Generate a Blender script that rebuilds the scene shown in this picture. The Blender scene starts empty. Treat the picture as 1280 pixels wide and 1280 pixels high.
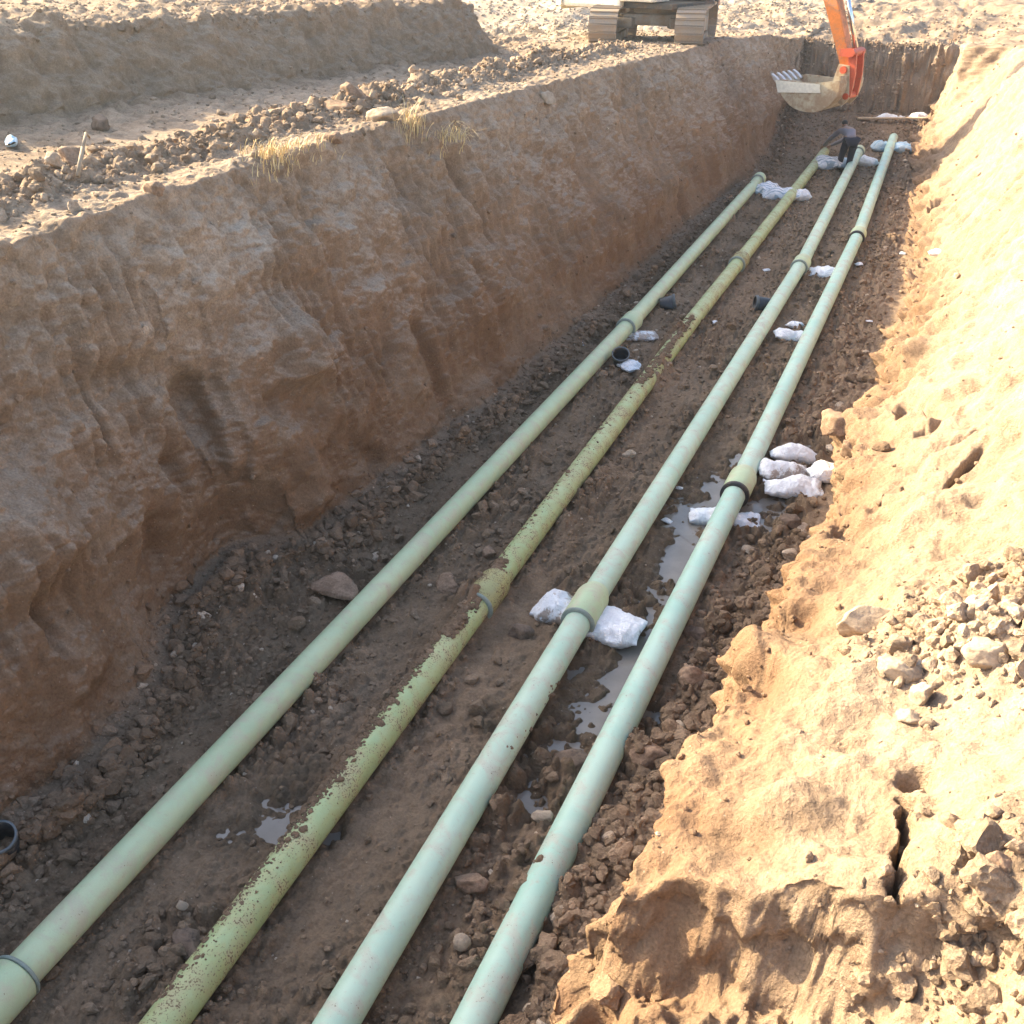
import bpy, bmesh, math, random
import numpy as np
from mathutils import Vector, Matrix, Euler
from mathutils.bvhtree import BVHTree

SC = bpy.context.scene
COL = SC.collection
R = math.radians
S = 1.14                       # metres per layout unit
CAM_Z = 5.0 * S

# ------------------------------------------------------------------ camera, sky, sun, exposure
cam_d = bpy.data.cameras.new("camera")
cam = bpy.data.objects.new("camera", cam_d)
COL.objects.link(cam)
cam.location = (0, 0, CAM_Z)
PITCH, YAW = R(29.09), R(21.8)
cam.rotation_euler = (math.pi / 2 - PITCH, 0, YAW)
cam_d.sensor_width = 36
cam_d.lens = 36 * 1330 / 1280
cam_d.clip_end = 3000
SC.camera = cam

SUN_EL, SUN_AZ = R(27.0), R(-80.0)       # azimuth clockwise from +Y (the trench direction)
world = bpy.data.worlds.new("World")
SC.world = world
world.use_nodes = True
wn = world.node_tree
sky = wn.nodes.new("ShaderNodeTexSky")
sky.sky_type = 'NISHITA'
sky.sun_disc = False
sky.sun_elevation = SUN_EL
sky.sun_rotation = SUN_AZ
sky.dust_density = 4.0
sky.ozone_density = 0.5
sky.air_density = 1.0
wn.links.new(sky.outputs[0], wn.nodes["Background"].inputs[0])
wn.nodes["Background"].inputs[1].default_value = 0.15
sun_d = bpy.data.lights.new("sun", 'SUN')
sun_d.energy = 5.0
sun_d.angle = R(0.5)
sun_d.color = (1.0, 0.82, 0.53)
sun = bpy.data.objects.new("sun", sun_d)
COL.objects.link(sun)
sdir = Vector((math.sin(SUN_AZ) * math.cos(SUN_EL), math.cos(SUN_AZ) * math.cos(SUN_EL), math.sin(SUN_EL)))
sun.rotation_euler = (-sdir).to_track_quat('-Z', 'Y').to_euler()
SC.view_settings.view_transform = 'Standard'
SC.view_settings.look = 'None'
SC.view_settings.exposure = 1.83
SC.view_settings.gamma = 1.0

# ------------------------------------------------------------------ pixel ray <-> world
CAM_ROT = Euler(cam.rotation_euler).to_matrix()
def ray(px, py):
    return (CAM_ROT @ Vector(((px - 640) / 1330, (640 - py) / 1330, -1))).normalized()
def at_z(px, py, z):
    d = ray(px, py)
    return Vector((0, 0, CAM_Z)) + d * ((z - CAM_Z) / d.z)

# ------------------------------------------------------------------ numpy noise
_rs = np.random.RandomState(7)
_perm = np.tile(_rs.permutation(256).astype(np.int32), 3)
_g = _rs.normal(size=(256, 3)).astype(np.float32)
_g /= np.linalg.norm(_g, axis=1, keepdims=True)
_rnd = _rs.rand(256, 4).astype(np.float32)
def pn(x, y, z):
    """gradient noise, about -0.7..0.7"""
    x = np.asarray(x, np.float32); y = np.asarray(y, np.float32); z = np.asarray(z, np.float32)
    x, y, z = np.broadcast_arrays(x, y, z)
    xi = np.floor(x).astype(np.int32); yi = np.floor(y).astype(np.int32); zi = np.floor(z).astype(np.int32)
    xf = x - xi; yf = y - yi; zf = z - zi
    u = xf * xf * (3 - 2 * xf); v = yf * yf * (3 - 2 * yf); w = zf * zf * (3 - 2 * zf)
    xi &= 255; yi &= 255; zi &= 255
    out = 0
    for dx in (0, 1):
        wx = u if dx else 1 - u
        a = _perm[xi + dx]
        for dy in (0, 1):
            wy = v if dy else 1 - v
            b = _perm[(a + yi + dy) & 255]
            for dz in (0, 1):
                wz = w if dz else 1 - w
                h = _perm[(b + zi + dz) & 255]
                g = _g[h]
                out = out + wx * wy * wz * (g[..., 0] * (xf - dx) + g[..., 1] * (yf - dy) + g[..., 2] * (zf - dz))
    return out
def fbm(x, y, z, octv=4, gain=0.5, ridged=False):
    t = 0; a = 1.0
    for i in range(octv):
        n = pn(x * 2 ** i + 17.3 * i, y * 2 ** i + 5.1 * i, z * 2 ** i + 9.7 * i)
        if ridged: n = 0.5 - 2 * np.abs(n)
        t = t + a * n; a *= gain
    return t
def clods(u, v, rmin=0.25, rmax=0.62, keep=0.75, seed=0):
    """rounded lumps in unit cells: height 0..1"""
    ui = np.floor(u).astype(np.int32); vi = np.floor(v).astype(np.int32)
    best = np.zeros(np.broadcast(u, v).shape, np.float32)
    for dx in (-1, 0, 1):
        for dy in (-1, 0, 1):
            cx = ui + dx; cy = vi + dy
            h = _perm[(_perm[(cx + seed) & 255] + cy) & 255]
            q = _rnd[h]
            r = rmin + (rmax - rmin) * q[..., 2] ** 2
            d2 = ((u - cx - q[..., 0]) ** 2 + (v - cy - q[..., 1]) ** 2) / (r * r)
            hh = np.sqrt(np.clip(1 - d2, 0, 1)) * r / rmax * (q[..., 3] < keep)
            best = np.maximum(best, hh)
    return best
def sstep(a, b, x):
    t = np.clip((x - a) / (b - a), 0, 1)
    return t * t * (3 - 2 * t)

# ------------------------------------------------------------------ object helpers
def link(name, me, parent=None, mat=None):
    o = bpy.data.objects.new(name, me)
    COL.objects.link(o)
    if parent is not None: o.parent = parent
    if mat is not None and me is not None: me.materials.append(mat)
    return o
def tag(o, label, cat, group=None):
    o["label"] = label; o["category"] = cat
    if group: o["group"] = group
    return o
def empty(name, loc, rz=0.0):
    o = bpy.data.objects.new(name, None)
    COL.objects.link(o); o.location = loc; o.rotation_euler = (0, 0, rz)
    return o
def from_bm(name, bm, parent=None, mat=None, smooth=False):
    me = bpy.data.meshes.new(name)
    bmesh.ops.recalc_face_normals(bm, faces=bm.faces)
    bm.to_mesh(me); bm.free()
    if smooth:
        me.polygons.foreach_set("use_smooth", [True] * len(me.polygons))
    return link(name, me, parent, mat)
def np_mesh(name, verts, faces_flat, nper):
    me = bpy.data.meshes.new(name)
    nv = len(verts); nf = len(faces_flat) // nper
    me.vertices.add(nv); me.loops.add(len(faces_flat)); me.polygons.add(nf)
    me.vertices.foreach_set("co", np.ascontiguousarray(verts, np.float32).ravel())
    me.loops.foreach_set("vertex_index", np.ascontiguousarray(faces_flat, np.int32))
    me.polygons.foreach_set("loop_start", np.arange(0, nf * nper, nper, dtype=np.int32))
    me.polygons.foreach_set("use_smooth", np.ones(nf, bool))
    me.update(calc_edges=True)
    return me
def bm_box(bm, c, size, rot=None, bevel=0.0):
    r = bmesh.ops.create_cube(bm, size=1.0)
    M = Matrix.Translation(c) @ (rot.to_4x4() if rot else Matrix()) @ Matrix.Diagonal((*size, 1))
    bmesh.ops.transform(bm, matrix=M, verts=r['verts'])
    if bevel:
        es = list({e for v in r['verts'] for e in v.link_edges})
        bmesh.ops.bevel(bm, geom=es, offset=bevel, segments=2, affect='EDGES', profile=0.6)
def bm_cyl(bm, a, b, r1, r2=None, seg=20, cap=True):
    a = Vector(a); b = Vector(b); r2 = r1 if r2 is None else r2
    d = b - a
    M = Matrix.Translation((a + b) / 2) @ d.to_track_quat('Z', 'Y').to_matrix().to_4x4()
    bmesh.ops.create_cone(bm, cap_ends=cap, segments=seg, radius1=r1, radius2=r2, depth=d.length, matrix=M)
def bm_prism(bm, pts, y0, y1, bevel=0.0):
    """outline in x,z extruded along y"""
    lo = [bm.verts.new((x, y0, z)) for x, z in pts]
    hi = [bm.verts.new((x, y1, z)) for x, z in pts]
    n = len(pts)
    fs = [bm.faces.new(lo), bm.faces.new(hi[::-1])]
    for i in range(n):
        fs.append(bm.faces.new((lo[i], hi[i], hi[(i + 1) % n], lo[(i + 1) % n])))
    if bevel:
        bmesh.ops.recalc_face_normals(bm, faces=fs)
        es = list({e for f in fs for e in f.edges})
        bmesh.ops.bevel(bm, geom=es, offset=bevel, segments=2, affect='EDGES', profile=0.6)
def bm_lathe(bm, prof, origin, axis, seg=32):
    """profile of (distance along axis, radius); open ended"""
    q = Vector(axis).normalized().to_track_quat('Z', 'Y').to_matrix()
    rings = []
    for (l, r) in prof:
        rings.append([bm.verts.new(Vector(origin) + q @ Vector((r * math.cos(2 * math.pi * k / seg), r * math.sin(2 * math.pi * k / seg), l))) for k in range(seg)])
    for a, b in zip(rings, rings[1:]):
        for k in range(seg):
            bm.faces.new((a[k], a[(k + 1) % seg], b[(k + 1) % seg], b[k]))
    return rings

# ------------------------------------------------------------------ materials
def nodes(name):
    m = bpy.data.materials.new(name); m.use_nodes = True
    nt = m.node_tree
    return m, nt, nt.nodes["Principled BSDF"]
class NT:
    def __init__(s, nt): s.nt = nt
    def n(s, t, **kw):
        k = s.nt.nodes.new(t)
        for a, b in kw.items(): setattr(k, a, b)
        return k
    def l(s, a, b): s.nt.links.new(a, b)
    def noise(s, vec, scale, detail=4, rough=0.55, dist=0.0):
        k = s.n('ShaderNodeTexNoise'); k.inputs['Scale'].default_value = scale
        k.inputs['Detail'].default_value = detail; k.inputs['Roughness'].default_value = rough
        k.inputs['Distortion'].default_value = dist
        if vec is not None: s.l(vec, k.inputs['Vector'])
        return k.outputs['Fac']
    def ramp(s, fac, lo, hi, a=0.0, b=1.0):
        k = s.n('ShaderNodeMapRange'); k.interpolation_type = 'SMOOTHSTEP'
        s.l(fac, k.inputs[0])
        for i, v in zip((1, 2, 3, 4), (lo, hi, a, b)): k.inputs[i].default_value = v
        return k.outputs[0]
    def math(s, op, a, b=None, c=None):
        k = s.n('ShaderNodeMath', operation=op)
        for i, v in enumerate((a, b, c)):
            if v is None: continue
            if isinstance(v, (int, float)): k.inputs[i].default_value = v
            else: s.l(v, k.inputs[i])
        return k.outputs[0]
    def mix(s, fac, a, b, mode='MIX'):
        k = s.n('ShaderNodeMix', data_type='RGBA', blend_type=mode)
        for i, v in ((0, fac), (6, a), (7, b)):
            if isinstance(v, (int, float)): k.inputs[i].default_value = v
            elif isinstance(v, tuple): k.inputs[i].default_value = (*v, 1)
            else: s.l(v, k.inputs[i])
        return k.outputs[2]
    def bump(s, h, strength, dist, prev=None):
        k = s.n('ShaderNodeBump'); k.inputs['Strength'].default_value = strength
        k.inputs['Distance'].default_value = dist
        s.l(h, k.inputs['Height'])
        if prev is not None: s.l(prev, k.inputs['Normal'])
        return k.outputs[0]
    def coord(s, which='Object'):
        return s.n('ShaderNodeTexCoord').outputs[which]
    def sep(s, vec):
        k = s.n('ShaderNodeSeparateXYZ'); s.l(vec, k.inputs[0]); return k.outputs

def make_earth():
    m, nt, b = nodes("earth"); t = NT(nt)
    pos = t.n('ShaderNodeNewGeometry').outputs['Position']
    at = t.n('ShaderNodeAttribute', attribute_name="zone")
    z = t.n('ShaderNodeSeparateColor'); t.l(at.outputs['Color'], z.inputs[0])
    damp, red, pale = z.outputs[0], z.outputs[1], z.outputs[2]
    tone = at.outputs['Alpha']
    n1 = t.noise(pos, 0.9, 5, 0.6, 0.4); n2 = t.noise(pos, 6.5, 6, 0.62, 0.3); n3 = t.noise(pos, 48, 5, 0.6); n4 = t.noise(pos, 210, 3, 0.6)
    base = t.mix(t.ramp(n2, 0.35, 0.68), (0.215, 0.146, 0.093), (0.33, 0.236, 0.158))
    rfac = t.math('MULTIPLY', red, t.ramp(t.math('ADD', t.math('MULTIPLY', n1, 0.5), t.math('MULTIPLY', n2, 0.5)), 0.38, 0.56, 0.15, 1.0))
    base = t.mix(rfac, base, (0.198, 0.110, 0.060))
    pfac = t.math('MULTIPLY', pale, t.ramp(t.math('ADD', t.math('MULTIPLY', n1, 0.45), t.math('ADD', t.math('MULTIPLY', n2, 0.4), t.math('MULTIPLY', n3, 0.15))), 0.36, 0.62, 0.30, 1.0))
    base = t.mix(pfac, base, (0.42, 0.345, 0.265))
    dfac = t.math('MULTIPLY', damp, t.ramp(t.math('ADD', t.math('MULTIPLY', n1, 0.4), t.math('MULTIPLY', n2, 0.6)), 0.33, 0.6, 0.45, 1.0))
    base = t.mix(dfac, base, (0.115, 0.078, 0.048))
    v = t.math('MULTIPLY', t.ramp(n3, 0.25, 0.75, 0.80, 1.18), t.ramp(n4, 0.25, 0.75, 0.90, 1.10))
    v = t.math('MULTIPLY', v, tone)
    # pale grit and small stones lying in the soil
    vo = t.n('ShaderNodeTexVoronoi'); vo.inputs['Scale'].default_value = 26; t.l(pos, vo.inputs['Vector'])
    sc = t.n('ShaderNodeSeparateColor'); t.l(vo.outputs['Color'], sc.inputs[0])
    grit = t.math('MULTIPLY', t.ramp(vo.outputs['Distance'], 0.10, 0.18, 1.0, 0.0), t.ramp(sc.outputs[0], 0.86, 0.9))
    base = t.mix(t.math('MULTIPLY', grit, 0.6), base, (0.44, 0.36, 0.28))
    vm = t.n('ShaderNodeVectorMath', operation='SCALE'); t.l(base, vm.inputs[0]); t.l(v, vm.inputs['Scale'])
    t.l(vm.outputs[0], b.inputs['Base Color'])
    t.l(t.ramp(dfac, 0.72, 0.98, 0.95, 0.42), b.inputs['Roughness'])
    b.inputs['Specular IOR Level'].default_value = 0.25
    nb = t.bump(n2, 0.5, 0.05)
    nb = t.bump(n3, 1.0, 0.018, nb)
    nb = t.bump(n4, 0.55, 0.005, nb)
    t.l(nb, b.inputs['Normal'])
    return m
EARTH = make_earth()

def make_plain(name, col, rough=0.6, metal=0.0, dirt=0.0, dirtcol=(0.2, 0.13, 0.08), bump=0.0, scale=6, coat=0.0, spec=0.5):
    m, nt, b = nodes(name); t = NT(nt)
    c = t.coord()
    n = t.noise(c, scale, 6, 0.6, 0.3); f = t.noise(c, scale * 7, 4, 0.6)
    base = t.mix(t.ramp(f, 0.3, 0.7), tuple(x * 0.86 for x in col), tuple(min(1, x * 1.1) for x in col))
    if dirt:
        k = t.ramp(t.math('ADD', t.math('MULTIPLY', n, 0.65), t.math('MULTIPLY', f, 0.35)), 0.62 - 0.32 * dirt, 0.78 - 0.3 * dirt)
        base = t.mix(t.math('MULTIPLY', k, 0.9), base, dirtcol)
        t.l(t.math('ADD', t.math('MULTIPLY', k, 0.9 - rough), rough), b.inputs['Roughness'])
    else:
        b.inputs['Roughness'].default_value = rough
    t.l(base, b.inputs['Base Color'])
    b.inputs['Metallic'].default_value = metal
    b.inputs['Specular IOR Level'].default_value = spec
    if bump: t.l(t.bump(f, bump, 0.01), b.inputs['Normal'])
    return m

def make_pipe(name, col, col2, mud, yellow):
    """fibreglass pipe: green gel coat, dust, scuffs and spattered mud; 'along' = metres along the pipe, 'around' = turn"""
    m, nt, b = nodes(name); t = NT(nt)
    c = t.n('ShaderNodeNewGeometry').outputs['Position']
    n1 = t.noise(c, 1.1, 4, 0.6, 0.5); n2 = t.noise(c, 5, 6, 0.65, 0.6); n3 = t.noise(c, 30, 4, 0.6, 0.2); n4 = t.noise(c, 75, 3, 0.55)
    base = t.mix(t.ramp(n1, 0.35, 0.65), col, col2)
    base = t.mix(t.math('MULTIPLY', t.ramp(n2, 0.46, 0.68), 0.55), base, (0.50, 0.43, 0.35))      # pinkish dust
    base = t.mix(t.math('MULTIPLY', t.ramp(n3, 0.58, 0.75), 0.35), base, (0.36, 0.30, 0.19))
    if yellow: base = t.mix(t.math('MULTIPLY', t.ramp(n2, 0.30, 0.62), yellow), base, (0.36, 0.30, 0.085))
    sp = t.ramp(t.math('ADD', t.math('MULTIPLY', n4, 0.6), t.math('MULTIPLY', n2, 0.4)), 0.66 - mud * 0.16, 0.70 - mud * 0.14)
    base = t.mix(t.math('MULTIPLY', sp, 0.85), base, (0.13, 0.08, 0.045))
    t.l(base, b.inputs['Base Color'])
    t.l(t.math('ADD', t.math('MULTIPLY', sp, 0.45), t.ramp(n2, 0.3, 0.75, 0.38, 0.62)), b.inputs['Roughness'])
    t.l(t.bump(t.math('ADD', sp, t.math('MULTIPLY', n4, 0.3)), 0.35, 0.008), b.inputs['Normal'])
    return m
PIPE_M = [make_pipe("green_pipe_yellowish", (0.41, 0.53, 0.33), (0.48, 0.58, 0.37), 0.10, 0.12),
          make_pipe("green_pipe_muddy", (0.33, 0.44, 0.21), (0.41, 0.49, 0.26), 0.70, 0.42),
          make_pipe("green_pipe_pale", (0.40, 0.58, 0.45), (0.49, 0.63, 0.49), 0.22, 0.05),
          make_pipe("green_pipe_bluish", (0.35, 0.56, 0.46), (0.45, 0.61, 0.50), 0.26, 0.0)]
COUP_M = make_pipe("coupling_green", (0.42, 0.55, 0.34), (0.48, 0.58, 0.37), 0.05, 0.12)
COUP_MUD = make_pipe("coupling_muddy", (0.33, 0.34, 0.15), (0.3, 0.3, 0.14), 1.0, 0.5)
RUBBER = make_plain("black_rubber", (0.02, 0.02, 0.022), 0.55, dirt=0.25)
RING_GREY = make_plain("grey_gasket", (0.23, 0.28, 0.245), 0.6, dirt=0.2)
RIMPL = make_plain("scuffed_black_plastic", (0.10, 0.12, 0.13), 0.45, dirt=0.2, scale=14)
BLACKPL = make_plain("black_plastic", (0.018, 0.022, 0.028), 0.38, dirt=0.22, dirtcol=(0.12, 0.085, 0.06), scale=14)

def make_water():
    m, nt, b = nodes("muddy_water"); t = NT(nt)
    c = t.n('ShaderNodeNewGeometry').outputs['Position']
    n = t.noise(c, 3, 4)
    t.l(t.mix(t.ramp(n, 0.3, 0.7), (0.19, 0.165, 0.14), (0.25, 0.22, 0.19)), b.inputs['Base Color'])
    b.inputs['Roughness'].default_value = 0.04
    b.inputs['IOR'].default_value = 1.33
    t.l(t.bump(t.noise(c, 9, 2), 0.03, 0.01), b.inputs['Normal'])
    return m
WATER = make_water()

def make_sack(name, stripe, stripecol=(0.25, 0.42, 0.52), base=(0.80, 0.81, 0.83), dirt=0.4):
    m, nt, b = nodes(name); t = NT(nt)
    c = t.coord(); xyz = t.sep(c)
    n1 = t.noise(c, 5, 5, 0.6, 0.4); n2 = t.noise(c, 22, 5, 0.65, 0.5)
    col = t.mix(t.ramp(n2, 0.35, 0.65), tuple(v * 0.9 for v in base), base)
    if stripe:
        w = t.math('SINE', t.math('MULTIPLY', t.math('ADD', xyz[1], t.math('MULTIPLY', n1, 0.02)), stripe))
        col = t.mix(t.math('MULTIPLY', t.ramp(w, 0.45, 0.7), 0.8), col, stripecol)
    d = t.math('ADD', t.math('MULTIPLY', n1, 0.55), t.math('MULTIPLY', n2, 0.45))
    d = t.math('SUBTRACT', d, t.math('MULTIPLY', xyz[2], 0.55))
    k = t.ramp(d, 0.66 - 0.28 * dirt, 0.74 - 0.26 * dirt)
    col = t.mix(t.math('MULTIPLY', k, 0.85), col, (0.27, 0.19, 0.13))
    t.l(col, b.inputs['Base Color'])
    b.inputs['Roughness'].default_value = 0.62
    fold = t.noise(c, 9, 4, 0.55, 1.6)
    fold = t.math('ABSOLUTE', t.math('SUBTRACT', fold, 0.5))
    nb = t.bump(t.ramp(fold, 0.0, 0.10), 0.55, 0.018); nb = t.bump(n2, 0.25, 0.01, nb)
    t.l(nb, b.inputs['Normal'])
    return m
SACK = [make_sack("white_sack", 0, dirt=0.35), make_sack("white_sack_dirty", 0, dirt=0.85),
        make_sack("striped_sack", 75, (0.20, 0.30, 0.38), dirt=0.3), make_sack("blue_sack", 40, (0.30, 0.52, 0.66), (0.62, 0.74, 0.80), dirt=0.3)]
def make_rock(name, a, bb):
    m, nt, b = nodes(name); t = NT(nt)
    c = t.n('ShaderNodeNewGeometry').outputs['Position']
    n1 = t.noise(c, 7, 6, 0.65, 0.3); n2 = t.noise(c, 50, 5, 0.65)
    t.l(t.mix(t.ramp(t.math('ADD', t.math('MULTIPLY', n1, 0.6), t.math('MULTIPLY', n2, 0.4)), 0.36, 0.62), a, bb), b.inputs['Base Color'])
    b.inputs['Roughness'].default_value = 0.9
    t.l(t.bump(n2, 0.6, 0.012, t.bump(n1, 0.5, 0.03)), b.inputs['Normal'])
    return m
ROCK_BROWN = make_rock("brown_rock", (0.17, 0.105, 0.065), (0.33, 0.22, 0.145))
ROCK_PALE = make_rock("pale_rock", (0.27, 0.205, 0.145), (0.42, 0.33, 0.24))
ROCK_DARK = make_rock("dark_rock", (0.08, 0.055, 0.04), (0.19, 0.13, 0.09))

# ------------------------------------------------------------------ the ground: one sheet over mound, path, trench and right bank
def build_ground():
    # rows along the trench
    ys = [1.4]
    while ys[-1] < 30.2: ys.append(ys[-1] + 0.0024 * (ys[-1] + 1.6))
    ys += list(np.linspace(30.25, 32.5, 46)) + list(np.linspace(32.55, 33.9, 70))
    y = 33.97
    while y < 60: ys.append(y); y += 0.0035 * y
    ys += [65, 72, 82, 95, 115, 145, 190, 260, 380, 600]
    pre = list(-np.geomspace(3, 400, 16)[::-1]) + list(np.linspace(-2.6, 1.33, 70))
    s = np.array(pre + ys)
    ns = len(s)
    I = lambda k, v: np.interp(s, k, v)
    wob = lambda f, a, o: a * (pn(s * f + o, 0.3 + o, 1.7) + 0.5 * pn(s * f * 2.3 + o, 4.4, o))
    h = I([8, 11, 16.5, 22, 27, 30, 33], [3.05, 3.0, 2.85, 2.68, 2.55, 2.42, 2.1])
    rimx = I([0, 12, 16.5, 22, 27, 30, 34], [-5.92, -5.93, -5.83, -5.68, -5.5, -4.9, -4.5]) + wob(0.45, 0.14, 3.1)
    botx = I([0, 2.6, 3.8, 5.0, 5.5, 6.6, 7.05, 8.5, 10.9, 13.7, 19.3, 25, 29, 32],
             [-4.85, -4.79, -4.55, -4.75, -5.1, -5.25, -4.75, -4.62, -4.42, -4.28, -4.2, -3.92, -4.2, -4.6]) + wob(0.9, 0.09, 8.2)
    fr = 0.22 * sstep(30.2, 32.6, s)
    mt = 1 - sstep(20.6, 22.6, s)
    mx = I([0, 7, 14, 21, 23, 40], [-10.6, -10.1, -9.4, -8.75, -9.5, -10]) + wob(0.5, 0.25, 5.5)
    rg = 1 - sstep(22, 25, s)
    base = h - 0.08
    xe = I([-5, 1.8, 2.3, 4.2, 6.9, 9.5, 12, 15.7, 23.6, 28, 30.2, 30.7, 36],
           [-.9, -.92, -.86, -.62, -.42, -.30, -.15, -.10, -.47, -.72, -.85, -.60, -.60]) + wob(0.8, 0.07, 2.2) - .13 * np.exp(-((s - 10) / .5) ** 2)
    ze = I([-5, 1.8, 2.3, 4.2, 6.9, 9.5, 12, 15.7, 23.6, 28, 34], [1.4, 1.3, 1.5, 1.4, 1.0, .72, .35, .12, .10, .12, .3])
    zb = I([0, 5.5, 8, 10, 15], [.40, .38, .2, .12, .03]) + fr * 0.98
    rrx = I([2, 6, 9.5, 15, 24, 28.5, 30.2, 30.7, 33], [2.7, 2.45, 2.05, 1.6, 1.2, 1.0, .98, -.18, -.24])
    rrz = I([2, 8, 15, 24, 30, 33], [3.3, 3.1, 2.9, 2.65, 2.35, 2.05])
    f1 = I([0, 7, 13], [0.34, 0.36, 0.5]); g1 = I([0, 7, 13], [0.29, 0.30, 0.47])
    sx = I([0, 5, 6.5, 9], [-1.16, -1.14, -1.0, -.85]) + 0 * s
    sz = I([0, 4.6, 5.6, 8], [.20, .16, .06, .0]) + fr
    one = np.ones(ns)
    cps = [(-300 * one, 3.2 * one), (-22 * one, h + 1.15 * mt), (mx - 2.4, h + 1.0 * mt), (mx - .62, h + 0.86 * mt),
           (mx, base + .06), (-7.75 * one, h - .12 * rg), (-7.28 * one, h - .06 * rg), (-6.95 * one, h + .13 * rg),
           (np.minimum(-6.5, rimx - 0.4), h + .02), (rimx, h), (rimx * .45 + botx * .55 - .02, h * .42 + fr), (botx, .04 + fr),
           (botx + .38, fr), (-1.42 * one, fr), (sx, sz), (xe - .07, zb), (xe, ze),
           (xe + (rrx - xe) * f1, ze + (rrz - ze) * g1), (rrx, rrz), (rrx + 3, rrz + .06), (300 * one, 3.0 * one)]
    cnt = [10, 24, 60, 70, 70, 24, 36, 46, 60, 150, 150, 50, 300, 50, 55, 80, 150, 130, 26, 10]
    X = []; Z = []; seg = []
    for k, n in enumerate(cnt):
        f = np.arange(n) / n
        if k in (0,): f = 1 - (1 - f) ** 3
        if k == len(cnt) - 1: f = f ** 3
        a, b = cps[k], cps[k + 1]
        X.append(a[0][:, None] * (1 - f) + b[0][:, None] * f)
        Z.append(a[1][:, None] * (1 - f) + b[1][:, None] * f)
        seg.append(k + np.arange(n) / n)
    X = np.concatenate(X, 1); Z = np.concatenate(Z, 1); seg = np.concatenate(seg)
    for _ in range(5):                       # round the corners of the section
        for A in (X, Z): A[:, 1:-1] = 0.25 * A[:, :-2] + 0.5 * A[:, 1:-1] + 0.25 * A[:, 2:]
    Y = np.repeat(s[:, None], X.shape[1], 1)
    # end wall of the trench
    ye = 33.15 + 0.16 * pn(X * 0.9, 0.2 + 0 * X, 0 * X) + 0.06 * pn(X * 4, Z * 2, 3.3 + 0 * X)
    hb = 2.0 + 0.10 * pn(X * 1.3, Y * 1.3, 0 * X)
    ze_ = hb * np.clip((Y - ye) / 0.34, -1, 1)
    endm = (Y > ye) & (ze_ > Z)
    Z = np.maximum(Z, np.where(Y > ye, ze_, Z))
    far = sstep(31, 60, Y)
    P = np.stack([X, Y, Z], -1).astype(np.float32) * S
    # arc length across the section, normals
    dT = np.gradient(P, axis=1); dS = np.gradient(P, axis=0)
    arc = np.cumsum(np.linalg.norm(dT, axis=-1), 1); arc -= arc[:, 700:701]
    N = np.cross(dT, dS); N /= np.linalg.norm(N, axis=-1, keepdims=True) + 1e-9
    N *= np.sign(N[..., 2:3] + 1e-6)
    x, y, z = P[..., 0], P[..., 1], P[..., 2]
    bump = lambda a, b, c, d: (sstep(a, b, seg) * (1 - sstep(c, d, seg)))[None, :]
    wallL = bump(8.9, 9.3, 10.8, 11.15); floor = bump(10.9, 11.4, 14.0, 15.0); spill = bump(13.2, 14.0, 14.9, 15.3)
    bank = bump(15.0, 15.4, 18.2, 19.0); face = bump(14.9, 15.1, 15.9, 16.2); top = bump(3.9, 4.4, 8.8, 9.1)
    ridge = bump(6.0, 6.6, 7.6, 8.6); mface = bump(2.8, 3.0, 3.9, 4.2); talus = bump(10.8, 11.05, 11.5, 12.1)
    backg = sstep(33.6, 34.2, Y)
    wallL, floor, spill, talus, face, bank = [m_ * (1 - backg) for m_ in (wallL, floor, spill, talus, face, bank)]
    endw = (endm & (Y < 33.85)).astype(np.float32)
    near = (np.abs(y) < 75 * S)
    l1 = fbm(x / 1.7, y / 1.7, z / 1.7, 3); l2 = fbm(x / .42, y / .42, z / .42, 4); l3 = fbm(x / .11, y / .11, z / .11, 3)
    big0 = fbm(x / 2.6, y / 2.6, z / 2.6, 3)
    rdg = fbm(x / .8, y / .8, z / .8, 4, 0.5, True)
    st1 = pn(y / .30 + .5 * l1, arc / 2.4, 0 * x) + .6 * pn(y / .12, arc / 1.5, 5 + 0 * x)
    st3 = pn((y + .10 * arc) / .085, arc / 2.0, 2 + 0 * x)
    st2 = pn(y / .10, arc / .55, 9 + 0 * x)
    D = 0.05 * l1 + 0.02 * l2 + 0.008 * l3
    g1_ = pn(y / 1.15 + .5 * l1, arc / 3.2, 4.4 + 0 * x); gul = 0.5 - 2.2 * np.abs(g1_)                   # slump gullies
    led1 = pn(y / 2.2, arc / .42 + 1.2 * l1, 7.7 + 0 * x); led1 = sstep(-.25, .1, led1) * (1 - .6 * sstep(.1, .5, led1))
    D = D + wallL * (0.15 * l1 + 0.10 * l2 + 0.065 * rdg * sstep(-.25, .3, l1) + 0.12 * gul * sstep(-.35, .2, big0) + .02 * led1 * sstep(-.1, .3, big0) + (0.075 * st1 + .05 * st3) * sstep(.35, -.2, l1) + 0.022 * st2 + .014 * l3)
    wc3 = clods(arc / .065, y / .065, seed=150, keep=.6); wc4 = clods(arc / .16, y / .16, seed=170, keep=.35)
    crk = np.abs(pn(x / .55, y / .55, z / .9)) + .25 * np.abs(l3); crk2 = np.abs(pn(y / .35, arc / .8, 3 + 0 * x))
    D = D + (wallL + .6 * mface + .5 * endw) * (.012 * wc3 + .045 * wc4 * sstep(-.1, .25, l2) - .05 * np.exp(-crk / .035) * sstep(-.05, .3, big0) - .035 * np.exp(-crk2 / .03) * sstep(.0, .3, l1)
         + .014 * fbm(x / .16, y / .16, z / .16, 3, .6, True))
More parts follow.
